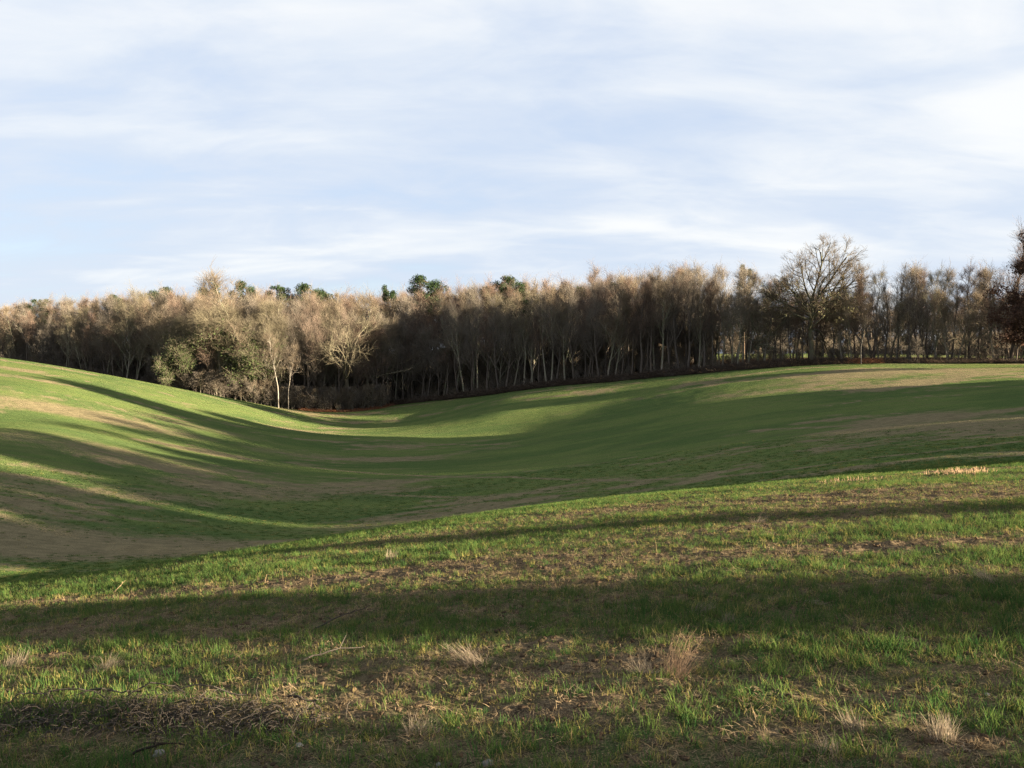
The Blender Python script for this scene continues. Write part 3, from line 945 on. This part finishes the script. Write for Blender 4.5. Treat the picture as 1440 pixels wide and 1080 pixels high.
def undergrowth():
    P, S, I = [], [], []
    for k in range(2600):
        u = rg.uniform(-200, 1000)
        off = 2 + 38 * rg.random() ** 1.2
        x, y = at_depth(u, front_depth(u) + off)
        q = rg.uniform(.30, .75) * (1.75 if off > 14 else .8 if off > 8 else .38)
        P.append((x, y, hz(x, y) - .05)); S.append((q * 1.25, q * 1.25, q)); I.append(rg.integers(2))
    for k in range(420):
        u = rg.uniform(1000, 1900)
        x, y = at_depth(u, front_depth(u) + 2 + rg.random() * 26)
        q = rg.uniform(.12, .30)
        P.append((x, y, hz(x, y) - .05)); S.append((q * 1.5, q * 1.5, q)); I.append(rg.integers(2))
    for k in range(420):
        u = rg.uniform(225, 545)
        x, y = at_depth(u, front_depth(u) + rg.uniform(-.5, 4))
        q = rg.uniform(.22, .62)
        P.append((x, y, hz(x, y) - .05)); S.append((q * 1.2, q * 1.2, q)); I.append(rg.integers(2))
    tag(scatter('undergrowth', P, zrot(len(P)), S, I, J_BUSH), 'twiggy grey-brown scrub filling the wood between the trunks', 'scrub')
undergrowth()

def bramble_mesh(seed, mat, n=260, h=1.0):
    r = random.Random(seed); segs = []
    for i in range(n):
        p = (r.gauss(0, .45), r.gauss(0, .45), -.05)
        d = vnorm((r.gauss(0, .7), r.gauss(0, .7), 1))
        L = h * r.uniform(.35, 1.0)
        for k in range(4):
            q = vadd(p, d, L / 3)
            segs.append((*p, *q, .014 - .002 * k, .012 - .002 * k))
            p = q; d = vnorm((d[0] + r.gauss(0, .25), d[1] + r.gauss(0, .25), d[2] - .45))
    return tube_mesh('bramble', segs, 3, mat)
BRAMBLE = twig_material('dark_bramble', c4(.040, .030, .024), c4(.075, .055, .040))
BRACKEN = twig_material('russet_bracken', c4(.17, .070, .035), c4(.24, .115, .060))
def bank(name, u0, u1, mat, n, lo, hi, label, cat, spread=2.0):
    P, S, I = [], [], []
    for k in range(n):
        u = rg.uniform(u0, u1)
        x, y = at_depth(u, front_depth(u) + rg.uniform(-.9, spread - .6))
        q = rg.uniform(lo, hi)
        P.append((x, y, hz(x, y))); S.append((q * 1.2, q * 1.2, q)); I.append(rg.integers(2))
    tag(scatter(name, P, zrot(n), S, I, [bramble_mesh(3, mat), bramble_mesh(8, mat)]), label, cat)
bank('brambles', 560, 1180, BRAMBLE, 620, .8, 1.5, 'dark bramble bank along the foot of the shaded wood', 'brambles', 2.6)
bank('brambles', 1180, 1800, BRAMBLE, 420, .5, 1.0, 'low dark brambles along the foot of the crest belt', 'brambles', 2.6)
bank('bracken', 425, 560, BRACKEN, 150, .4, .8, 'rusty dead bracken at the bottom corner of the wood', 'bracken')
bank('bracken', 1190, 1235, BRACKEN, 60, .5, 1.0, 'rusty dead bracken heap right of the oak', 'bracken')

# ------------------------------------------------------------------ the wood beyond the right edge that throws the long shadows
def right_wood():
    n = 0
    def tree(kd, x, y, ztop, wid, name='evergreen_tree', lab='dense evergreen tree outside the photograph, right of the field'):
        h = ztop - hz(x, y)
        kd.place(name, x, y, h, rw.uniform(0, 6.28), lab, 'tree', 'trees right of the photographed field', wid)
    for (y0, y1, ztop) in [(76, 84, 14), (68.5, 77, 22.5), (60.5, 69.5, 14), (54.5, 61.5, 12), (50.8, 56, 11), (38, 43.5, 12), (42, 48, 12), (34.2, 37, 17),
                           (25.5, 32, 18.5), (19, 23.7, 16.5), (13.5, 19.5, 15), (6, 14, 15)]:
        yc = (y0 + y1) / 2
        for k in range(3):
            x = 82 + 7 * k + rw.uniform(-1, 1)
            if k and y1 < 51:
                tree(rw.choice(K_MID), x, yc - .287 * (x - 82) + rw.uniform(-2, 2), ztop + rw.uniform(-1, 3), .9, 'bare_tree', 'bare tree outside the photograph, right of the field')
            else:
                tree(K_HOLLY, x, yc - .287 * (x - 82), ztop + rw.uniform(-1, .5), (y1 - y0) / (ztop + 3) / .50)
    for (y0, y1, ztop) in [(-1.3, .3, 9.5), (-8.6, -6.2, 12), (-12.4, -9.9, 12), (-16.5, -12.2, 12), (-21, -16.5, 12), (-27, -21, 12)]:
        tree(K_HOLLY, 50, (y0 + y1) / 2, ztop, (y1 - y0) / (ztop + 3) / .50)
    for yc in (24.6, 33, 40, 45, 51.5, 54, 58, 63, 66):
        tree(K_MID[int(yc) % 4], 100, yc - .287 * 18, 20 + rw.uniform(-1.5, 1.5), 1.0, 'bare_tree', 'bare tree outside the photograph, right of the field')
    for (yc, ztop, w) in [(-9.2, 9.5, .22)]:
        tree(K_SLIM[3], 50, yc, ztop, w, 'bare_tree', 'bare tree outside the photograph, right of the field')
    for k in range(16):
        yc = 9 + 3.3 * k + rw.uniform(-1, 1)
        x = 98 + rw.uniform(0, 8)
        tree(rw.choice(K_MID), x, yc - .287 * (x - 82), rw.uniform(12, 17), 1.0, 'bare_tree', 'bare tree outside the photograph, right of the field')
right_wood()
def belt_beyond():
    for k in range(34):
        x = 84 + 4.2 * k + rw.uniform(-1.5, 1.5)
        y = rw.choice((119, 126, 134)) + rw.uniform(-3, 3) - .0 * x
        kd = rw.choice(K_MID + K_SLIM)
        kd.place('bare_tree', x, y, rw.uniform(18, 22), rw.uniform(0, 6.28), 'bare tree of the belt outside the photograph, past its right edge', 'tree', 'belt trees past the right edge', 1.1)
belt_beyond()

# ==== FOREGROUND
def blades_mesh(name, n, rad, h, w, lean, mat, seed, curve=1.0, flat=False, sq=1.0):
    """n narrow curved leaves rooted within rad of the origin"""
    r = np.random.default_rng(seed)
    a = r.uniform(0, 6.283, n); q = rad * np.sqrt(r.random(n))
    bx, by = q * np.cos(a), q * np.sin(a) * sq
    az = r.uniform(0, 6.283, n)
    ln = np.abs(r.normal(0, lean, n)) + (1.25 if flat else .0)
    L = h * r.uniform(.5, 1.25, n)
    bend = curve * r.uniform(.1, .9, n)
    V = []
    px, pz = np.zeros(n), np.zeros(n)
    K = 4
    wid = w * r.uniform(.7, 1.3, n)
    for k in range(K):
        t = k / (K - 1)
        th = ln + bend * t
        if k:
            px = px + np.sin(th) * L / (K - 1); pz = pz + np.cos(th) * L / (K - 1)
        ww = wid * (1 - .85 * t ** 1.5) * .5
        cx, cy = bx + px * np.cos(az), by + px * np.sin(az)
        zz = pz - (.01 if not flat else -.006)
        for sgn in (-1, 1):
            V.append(np.stack([cx - sgn * ww * np.sin(az), cy + sgn * ww * np.cos(az), zz], -1))
    V = np.stack(V, 1).reshape(-1, 3)
    i = np.arange(n)[:, None] * (2 * K)
    Q = np.concatenate([np.stack([i + 2 * k, i + 2 * k + 1, i + 2 * k + 3, i + 2 * k + 2], -1).reshape(-1, 4) for k in range(K - 1)])
    return quad_mesh(name, V, Q, mat, True)

def blade_material(name, a, b_, c_, trans=.35):
    n = NT(name)
    rnd = n.nd('ShaderNodeObjectInfo').outputs['Random']
    pos = n.nd('ShaderNodeTexCoord').outputs['Object']
    c = n.mix(n.ramp(rnd, .1, .8), a, b_)
    c = n.mix(n.math('MULTIPLY', n.ramp(n.noise(pos, 35, 2, .6), .5, .72), .8), c, c_)
    d = n.nd('ShaderNodeBsdfDiffuse'); n.put(d.inputs[0], c)
    t = n.nd('ShaderNodeBsdfTranslucent'); n.put(t.inputs[0], c)
    m = n.nd('ShaderNodeMixShader'); m.inputs[0].default_value = trans
    n.t.links.new(d.outputs[0], m.inputs[1]); n.t.links.new(t.outputs[0], m.inputs[2])
    return n.done(m.outputs[0])

WHEAT = blade_material('young_wheat_leaf', c4(.032, .082, .022), c4(.082, .122, .030), c4(.14, .145, .060), .4)
STRAW = blade_material('dead_straw', c4(.11, .080, .048), c4(.25, .185, .11), c4(.08, .052, .032), .2)
STRAW_PALE = blade_material('bleached_grass', c4(.20, .165, .118), c4(.28, .225, .16), c4(.12, .085, .06), .25)
STRAW_RED = blade_material('russet_dead_weed', c4(.20, .130, .080), c4(.30, .205, .13), c4(.12, .075, .05), .2)
STEM_DARK = twig_material('dark_dead_stem', c4(.018, .015, .013), c4(.050, .040, .033))
MOSSY = blade_material('yellowed_grass', c4(.17, .165, .045), c4(.26, .215, .075), c4(.28, .20, .09), .35)

def soil_material():
    n = NT('wet_clod')
    pos = n.nd('ShaderNodeTexCoord').outputs['Object']
    rnd = n.nd('ShaderNodeObjectInfo').outputs['Random']
    c = n.mix(n.noise(pos, 30, 4, .7), c4(.022, .016, .012), c4(.065, .046, .031))
    c = n.mix(n.math('MULTIPLY', rnd, .5), c, c4(.11, .075, .045))
    b = n.nd('ShaderNodeBsdfDiffuse'); n.put(b.inputs[0], c)
    return n.done(b.outputs[0])

def lump_mesh(name, seed, mat, sub=2, rough=.35, flat=.65):
    import bmesh
    bm = bmesh.new()
    bmesh.ops.create_icosphere(bm, subdivisions=sub, radius=1)
    r = random.Random(seed)
    o = [r.uniform(0, 50) for _ in range(3)]
    for v in bm.verts:
        c = v.co
        k = 1 + rough * (float(fbm([c.x * 1.7 + o[0] + c.z], [c.y * 1.7 + o[1] - c.z], seed, 3)[0]) - .5) * 2.2
        v.co = Vector((c.x * k, c.y * k * .85, c.z * k * flat))
    me = bpy.data.meshes.new(name); bm.to_mesh(me); bm.free()
    me.materials.append(mat)
    me.polygons.foreach_set('use_smooth', np.ones(len(me.polygons), bool))
    return me

def sector(n, r0, r1, half=42):
    r = np.sqrt(rg.uniform(r0 * r0, r1 * r1, n))
    a = np.radians(rg.uniform(-half, half, n))
    return r * np.sin(a), r * np.cos(a)
def count(dens, r0, r1, half=42): return int(dens * math.radians(2 * half) / 2 * (r1 * r1 - r0 * r0))

def crop():
    kinds = [blades_mesh('wheat_a', 13, .045, .085, .0050, .34, WHEAT, 1), blades_mesh('wheat_b', 11, .05, .070, .0046, .46, WHEAT, 2),
             blades_mesh('wheat_c', 16, .055, .098, .0050, .36, WHEAT, 3), blades_mesh('wheat_d', 10, .04, .055, .0044, .60, WHEAT, 4),
             blades_mesh('yellow_a', 12, .05, .070, .0045, .6, MOSSY, 5)]
    broad = [blades_mesh('drill_a', 46, .34, .14, .016, .35, WHEAT, 6, sq=.25), blades_mesh('drill_b', 38, .30, .12, .018, .45, WHEAT, 7, sq=.3),
             blades_mesh('drill_c', 34, .30, .11, .017, .5, MOSSY, 8, sq=.3)]
    PX, PY, SC, ID = [], [], [], []
    for (dens, r0, r1, hw) in ((420, 2.2, 8, 64), (280, 8, 15, 54), (130, 15, 31, 46)):
        x, y = sector(count(dens, r0, r1, hw), r0, r1, hw)
        b = bareness(x, y)
        g = fbm(x / .30, y / .24, 70, 3)
        keep = rg.random(len(x)) < np.clip(1.15 - 1.05 * b, .10, 1) * smooth(.26, .50, g + .12 * (1 - b))
        x, y, b = x[keep], y[keep], b[keep]
        PX.append(x); PY.append(y)
        SC.append((.46 + .58 * (1 - b)) * rg.uniform(.65, 1.25, len(x)) * (1 + .25 * (fbm(x / 1.3, y / 1.1, 75, 2) - .5) * 2))
        i = rg.integers(0, 4, len(x))
        i[rg.random(len(x)) < .14 + .45 * b] = 4
        ID.append(i)
    x, y = np.concatenate(PX), np.concatenate(PY)
    z = ground_z(x, y)
    rot = zrot(len(x)); rot[:, 0] = rg.normal(0, .12, len(x)); rot[:, 1] = rg.normal(0, .12, len(x))
    tag(scatter('young_wheat', np.stack([x, y, z], 1), rot, np.concatenate(SC), np.concatenate(ID), kinds), 'sparse young green wheat over the near slope', 'crop')
    PX, PY, SC, ID = [], [], [], []
    for (dens, r0, r1) in ((12, 26, 46), (5, 46, 70)):
        x, y = sector(count(dens, r0, r1, 40), r0, r1, 40)
        b = bareness(x, y)
        keep = (rg.random(len(x)) < 1.05 - b) & (woodfloor(x, y) < .3)
        x, y, b = x[keep], y[keep], b[keep]
        PX.append(x); PY.append(y); SC.append(rg.uniform(.4, .8, len(x)))
        i = rg.integers(0, 2, len(x)); i[rg.random(len(x)) < .22] = 2
        ID.append(i)
    x, y = np.concatenate(PX), np.concatenate(PY)
    rot = np.zeros((len(x), 3)); rot[:, 2] = rg.normal(0, .35, len(x))
    tag(scatter('far_wheat', np.stack([x, y, ground_z(x, y)], 1), rot, np.concatenate(SC), np.concatenate(ID), broad), 'young green wheat over the far slopes and valley', 'crop')
crop()

def litter():
    kinds = [blades_mesh('straw_a', 16, .09, .065, .0034, .3, STRAW, 11, .5, True), blades_mesh('straw_b', 12, .08, .075, .0028, .3, STRAW, 12, .4, True),
             blades_mesh('straw_c', 16, .08, .04, .005, .4, STRAW, 13, .9, True), blades_mesh('straw_d', 12, .06, .06, .0032, .7, STRAW, 14, .8)]
    PX, PY, SC, ID = [], [], [], []
    for (dens, r0, r1, hw) in ((260, 2.2, 9, 64), (130, 9, 18, 54), (50, 18, 34, 46)):
        x, y = sector(count(dens, r0, r1, hw), r0, r1, hw)
        b = bareness(x, y)
        keep = rg.random(len(x)) < np.clip(.35 + .9 * b, 0, 1) * smooth(.28, .52, fbm(x / .5, y / .22, 80, 3))
        x, y, b = x[keep], y[keep], b[keep]
        PX.append(x); PY.append(y); SC.append(rg.uniform(.6, 1.3, len(x)))
        i = rg.integers(0, 4, len(x)); ID.append(i)
    x, y = np.concatenate(PX), np.concatenate(PY)
    rot = zrot(len(x)); rot[:, 0] = rg.normal(0, .15, len(x)); rot[:, 1] = rg.normal(0, .15, len(x))
    tag(scatter('dead_straw', np.stack([x, y, ground_z(x, y)], 1), rot, np.concatenate(SC), np.concatenate(ID), kinds), 'tan dead straw lying over the worn patches', 'straw')
    m = soil_material()
    kinds = [lump_mesh('clod_a', 3, m, 2, .7), lump_mesh('clod_b', 8, m, 2, .9), lump_mesh('clod_c', 12, m, 2, .8, .5)]
    PX, PY, SC, ID = [], [], [], []
    for (dens, r0, r1, hw) in ((150, 2.2, 9, 64), (60, 9, 20, 54)):
        x, y = sector(count(dens, r0, r1, hw), r0, r1, hw)
        b = bareness(x, y)
        keep = rg.random(len(x)) < np.clip(b * 1.2 - .12, 0.02, 1)
        x, y = x[keep], y[keep]
        PX.append(x); PY.append(y); SC.append(np.clip(rg.lognormal(-4.4, .45, len(x)), .005, .028)); ID.append(rg.integers(0, 3, len(x)))
    x, y = np.concatenate(PX), np.concatenate(PY)
    tag(scatter('soil_clods', np.stack([x, y, ground_z(x, y) + .002], 1), zrot(len(x)), np.concatenate(SC), np.concatenate(ID), kinds), 'dark broken clods of earth between the wheat', 'soil')
litter()

# tussocks of bleached grass, each its own thing
def tussock(u, v, hpx, wide, label, seed, mats=(STRAW_PALE, STRAW), n=190, lean=.42):
    x, y, z = at(u, v)
    h = hpx / FPX * y
    o = empty('grass_tussock', (x, y, gz(x, y) - .01), seed)
    me = blades_mesh('tussock_blades', n, h * .42 * wide, h * 1.1, .0034, lean, mats[0], seed, .7)
    co = np.empty(len(me.vertices) * 3, np.float32); me.vertices.foreach_get('co', co); co = co.reshape(-1, 3)
    w = np.random.default_rng(seed).normal(0, .45, 2)
    q = co[:, 2] * (.6 + 1.2 * vnoise(co[:, 0] * 14 + 40, co[:, 1] * 14 + 40, seed))
    co[:, 0] += q * w[0]; co[:, 1] += q * w[1]
    co[:, 2] *= .55 + .75 * vnoise(co[:, 0] * 9 + 20, co[:, 1] * 9 + 20, seed + 1)
    me.vertices.foreach_set('co', co.ravel())
    part('dead_blades', me, o)
    part('matted_base', blades_mesh('tussock_base', n // 2, h * .75 * wide, h * .5, .005, .6, mats[1], seed + 50, .8, True), o)
    tag(o, label, 'tussock', 'bleached grass tussocks on the near slope')
tussock(670, 932, 38, 1.0, 'bleached grass tussock in shade left of the rusty one', 21)
tussock(945, 955, 44, 1.0, 'rusty grass tussock lit on its right side', 22, (STRAW_RED, STRAW_PALE))
tussock(905, 950, 26, 1.3, 'low grey grass mat beside the rusty tussock', 23, (STRAW_PALE, STRAW), 160, .8)
tussock(980, 862, 22, 1.2, 'small pale tussock in the shaded band, nearest the centre', 24)
tussock(1025, 876, 18, 1.2, 'flattened pale tussock just right of the small one', 25, lean=.7)
tussock(1130, 845, 18, .8, 'tiny pale tussock in the shaded band', 26, n=120)
tussock(1396, 822, 24, 1.0, 'pale tussock at right, highest on the shaded slope', 27)
tussock(586, 1036, 32, 1.1, 'grey tussock at the bottom, in front of the straw', 28)
tussock(1325, 1046, 34, 1.1, 'spiky bleached tussock in the near right corner', 29)
tussock(1375, 1056, 20, 1.5, 'trampled tan grass right of the spiky tussock', 30, (STRAW, STRAW_PALE), 200, .8)
tussock(1205, 1032, 26, 1.2, 'drooping grey tussock left of the spiky one', 31, lean=.6)
tussock(1170, 1070, 22, 1.7, 'pale trampled grass at the bottom edge', 32, lean=.9)
tussock(18, 940, 24, 1.3, 'pale tussock at the left edge in shade', 33)
tussock(150, 945, 22, 1.3, 'thin grey tussock left of centre in shade', 34, lean=.7)
tussock(1062, 735, 14, 1.6, 'pale wispy tussock far up the near slope', 35, n=120)
tussock(550, 785, 14, 1.6, 'faint tussock above the sunlit straw strip', 36, n=120)

def stalk(u, v, hpx, lean, label, mat, seed, thick=.006):
    x, y, z = at(u, v)
    h = hpx / FPX * y
    r = random.Random(seed)
    p = (0, 0, -.03); d = vnorm((lean, r.gauss(0, .1), 1)); segs = []
    for k in range(5):
        q = vadd(p, d, (h + .03) / 5 / max(d[2], .3))
        segs.append((*p, *q, thick * (1 - .14 * k), thick * (1 - .14 * (k + 1))))
        if k in (2, 3):
            sd = side_dir(r, d, .6)
            segs.append((*q, *vadd(q, sd, h * .16), thick * .5, thick * .3))
        p = q; d = vnorm((d[0] + r.gauss(0, .06), d[1] + r.gauss(0, .06), d[2]))
    me = tube_mesh('stalk', segs, 5, mat)
    o = bpy.data.objects.new('dead_stalk', me); COL.objects.link(o)
    o.location = (x, y, gz(x, y))
    tag(o, label, 'stalk', 'dead stalks standing in the field')
stalk(437, 824, 26, .05, 'upright pale stalk in the sunlit straw strip', STRAW, 1, .006)
stalk(398, 818, 18, -.1, 'short stalk left of the pale stalk', STRAW, 2, .005)
stalk(372, 822, 15, .1, 'shortest stalk of the trio in the straw strip', STRAW, 3, .005)
stalk(155, 835, 20, .9, 'stub of stem leaning right on the near brow', STRAW, 4, .010)
stalk(1121, 776, 18, .06, 'pale stalk on the right half of the slope', STRAW, 5, .007)
stalk(923, 776, 22, .02, 'thin pale stalk just right of the centre', STRAW, 6, .005)
stalk(193, 1006, 42, .08, 'dark upright stem over the heap of dead stems', STEM_DARK, 7, .006)
stalk(66, 1000, 26, -.05, 'short dark stem at the left of the heap', STEM_DARK, 8, .005)
stalk(172, 1003, 15, -.1, 'shortest dark stem on top of the heap', STEM_DARK, 9, .005)

def fallen(u0, v0, u1, v1, label, seed):
    x0, y0, z0 = at(u0, v0); x1, y1, z1 = at(u1, v1)
    r = random.Random(seed); n = 9; segs = []
    pr = None
    for k in range(n + 1):
        f = k / n
        x, y = x0 + (x1 - x0) * f + r.gauss(0, .012), y0 + (y1 - y0) * f + r.gauss(0, .012)
        q = (x - x0, y - y0, gz(x, y) - gz(x0, y0) + .045 + .03 * math.sin(f * 3.1))
        if pr: segs.append((*pr, *q, .008 * (1 - .6 * (k - 1) / n), .008 * (1 - .6 * f)))
        if k in (3, 6): segs.append((*q, *vadd(q, (r.gauss(0, .06), r.gauss(0, .06), .05)), .005, .002))
        pr = q
    o = bpy.data.objects.new('fallen_twig', tube_mesh('fallen_twig', segs, 5, STEM_DARK)); COL.objects.link(o)
    o.location = (x0, y0, gz(x0, y0))
    tag(o, label, 'twig', 'dark twigs lying on the near slope')
fallen(424, 942, 508, 920, 'longest dark bare twig lying in shaded grass', 1)
fallen(440, 890, 520, 862, 'dark twig higher up in the shaded grass', 2)
fallen(185, 1076, 262, 1062, 'pale-dark twig at the bottom below the stem heap', 3)
fallen(405, 1008, 455, 1014, 'short dark twig right of the stem heap', 4)

def stem_heap():
    r = random.Random(5); segs = []
    c = at(190, 1030); x0, y0 = c[0], c[1]
    def z(x, y): return gz(x, y)
    zb = z(x0, y0)
    cs = [at(u, v)[:2] for (u, v) in ((20, 1020), (90, 1022), (170, 1024), (250, 1026), (330, 1028), (395, 1030))]
    for i in range(1500):
        cx, cy = r.choice(cs)
        x, y = cx + r.gauss(0, .16), cy + r.gauss(0, .085)
        p = (x - x0, y - y0, z(x, y) - zb - .01)
        d = vnorm((r.gauss(0, .8), r.gauss(0, .6) - .2, r.uniform(.1, 1)))
        L = r.uniform(.05, .17); rad = r.uniform(.0016, .004)
        for k in range(3):
            q = vadd(p, d, L / 3); segs.append((*p, *q, rad, rad * .8)); p = q
            d = vnorm((d[0] + r.gauss(0, .3), d[1] + r.gauss(0, .3), d[2] - .5))
    for (ua, ub) in ((2, 70), (60, 150), (110, 200), (180, 262), (240, 345)):       # long runners arching over it
        a, b = at(ua, 1008), at(ub, 1008); n = 10; pr = None
        for k in range(n + 1):
            f = k / n
            x, y = a[0] + (b[0] - a[0]) * f, a[1] + (b[1] - a[1]) * f + r.gauss(0, .01)
            q = (x - x0, y - y0, z(x, y) - zb + .05 + .05 * math.sin(f * 3.1) + r.gauss(0, .006))
            if pr: segs.append((*pr, *q, .0048, .0044))
            pr = q
    o = bpy.data.objects.new('dead_stem_heap', tube_mesh('dead_stem_heap', segs, 4, STEM_DARK)); COL.objects.link(o)
    o.location = (x0, y0, zb)
    tag(o, 'low dark heap of dead bramble stems in the near left corner', 'brushwood')
stem_heap()

def stone(u, v, px, label, seed):
    x, y, z = at(u, v)
    s_ = px / FPX * y
    n = NT('pale_flint'); pos = n.nd('ShaderNodeTexCoord').outputs['Object']
    b = n.nd('ShaderNodeBsdfDiffuse'); n.put(b.inputs[0], n.mix(n.noise(pos, 3, 4, .7), c4(.10, .095, .088), c4(.22, .21, .195)))
    me = lump_mesh('stone', seed, n.done(b.outputs[0]), 3, .4, .6)
    o = bpy.data.objects.new('stone', me); COL.objects.link(o)
    o.location = (x, y, gz(x, y) + s_ * .2); o.scale = (s_, s_, s_); o.rotation_euler = (0, 0, seed)
    tag(o, label, 'stone', 'pale stones in the near soil')
stone(224, 1066, 8, 'pale grey stone below the heap of dead stems', 1)
stone(421, 1053, 6, 'pale stone right of the heap of dead stems', 2)
stone(686, 1076, 8, 'white stone at the bottom edge near centre', 3)
stone(616, 1076, 4, 'tiny white stone left of the bottom white stone', 4)
stone(1388, 978, 4, 'small white stone near the right edge', 5)

def dead_weeds(u, v, wpx, hpx, label, n, seed):
    x, y, z = at(u, v); r = random.Random(seed); segs = []
    W = wpx / FPX * y; H = hpx / FPX * y
    for i in range(n):
        px, py = r.uniform(-.5, .5) * W, r.gauss(0, .35)
        p = (px, py, gz(x + px, y + py) - z - .02); d = vnorm((r.gauss(0, .2), r.gauss(0, .2), 1))
        L = H * r.uniform(.35, 1.0) * (1 - 1.2 * (px / W) ** 2)
        for k in range(3):
            q = vadd(p, d, L / 3); segs.append((*p, *q, .010 - .002 * k, .008 - .002 * k))
            if k: segs.append((*q, *vadd(q, side_dir(r, d, .7), L * .25), .006, .003))
            p = q; d = vnorm((d[0] + r.gauss(0, .15), d[1] + r.gauss(0, .15), d[2]))
    o = bpy.data.objects.new('dead_weeds', tube_mesh('dead_weeds', segs, 3, STRAW_RED)); COL.objects.link(o)
    o.location = (x, y, z)
    tag(o, label, 'weeds')
dead_weeds(1350, 668, 70, 10, 'rusty patch of dead weeds on the sunlit brow at right', 130, 3)
dead_weeds(1190, 677, 60, 7, 'sparse dead weeds on the brow left of the rusty patch', 50, 4)
